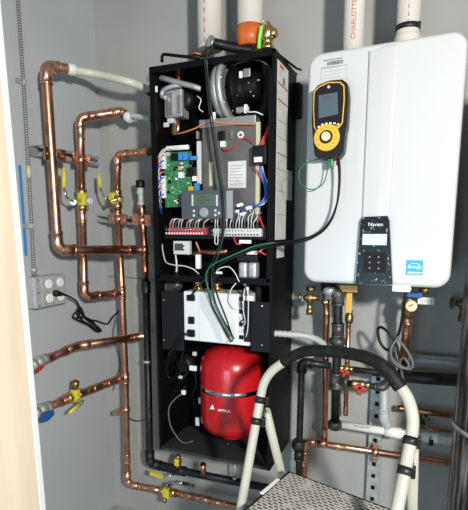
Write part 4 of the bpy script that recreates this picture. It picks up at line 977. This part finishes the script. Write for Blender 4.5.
# lower step and braces
lowA = pA+w*.25-u*.01; 
def lowstep(z, fwd):
    q = [pA+u*(-.0)+w*(fwd), pA+u*(WD+.02)+w*(fwd), pA+u*(WD+.02)+w*(fwd+.16), pA+u*(-.0)+w*(fwd+.16)]
    return MB().prism([V((p.x, p.y, z)) for p in q], V((0,0,-.03)))
lowstep(.42, .32).build('step', 'rubber', lad); lowstep(.20, .42).build('step', 'rubber', lad)
mid = pA+u*.0+w*.2; MB().tube([P(239.5,515,.74), V((mid.x, mid.y, .68))], .008, 8).build('support_bar', 'iron', lad)
q = pA+u*(WD-.0)+w*.2; MB().tube([P(396,515,.86), V((q.x, q.y, .68))], .008, 8).build('support_bar', 'iron', lad)
# white smears on the left edge of step frame
e0, e1 = pA+w*.07, pA+w*.16
MB().box(V(((e0.x+e1.x)/2-.002, (e0.y+e1.y)/2, .7015)), (.012,.10,.003), Matrix.Rotation(math.atan2(w.y,w.x)-math.pi/2,3,'Z'), .001).build('paint_smear', 'whiteink', lad, label='white paint smear on step edge')

# repeats of one kind share a group
GROUPS = {'copper_pipe':'copper pipes of the heating loops', 'ball_valve':'ball valves on the copper pipes', 'vent_pipe':'vent pipes above the heaters', 'strut_channel':'strut channels holding the pipes',
          'plastic_tube':'plastic tubes into the boiler side', 'iron_pipe':'black iron pipes', 'gas_pipe':'black gas pipes under the water heater', 'drain_pipe':'plastic drain pipes low on the wall',
          'test_lead':'leads draped over the boiler', 'meter_lead':'leads of the hand meter', 'power_cord':'power cords', 'hose_valve':'brass hose valves', 'gas_valve':'red handled gas valves'}
for ob in list(COL.objects):
    if ob.parent is None and 'label' in ob:
        k = ob.name.split('.')[0]
        if k in GROUPS: ob['group'] = GROUPS[k]
# ------------------------------------------------------------------ light
def lamp(name, typ, loc, energy, size=.1, color=(1,1,1), target=None):
    l = bpy.data.lights.new(name, typ); l.energy = energy; l.color = color
    if typ == 'AREA': l.size = size
    else: l.shadow_soft_size = size
    o = bpy.data.objects.new(name, l); COL.objects.link(o); o.location = loc
    if target is not None: o.rotation_euler = (V(target)-V(loc)).to_track_quat('-Z', 'Y').to_euler()
    return o
wl = lamp('work_lamp', 'SPOT', (.92, -2.50, 1.88), 350, .09, (1,.985,.94), (-.95,0,.85))
wl.data.spot_size = math.radians(112); wl.data.spot_blend = .9
lamp('blue_fill', 'AREA', (-.6, -3.2, .8), 26, 1.0, (.50,.76,1), (-1.4,-.3,.7))  # added cool fill with no visible source, tints the lower left wall blue
wd = bpy.data.worlds.new('world'); SC.world = wd; wd.use_nodes = True
bg = wd.node_tree.nodes['Background']; bg.inputs['Color'].default_value = (.80,.92,1.0,1); bg.inputs['Strength'].default_value = .26
SC.view_settings.view_transform = 'Standard'; SC.view_settings.look = 'None'; SC.view_settings.gamma = 1; SC.view_settings.use_curve_mapping = False
SC.view_settings.exposure = 0
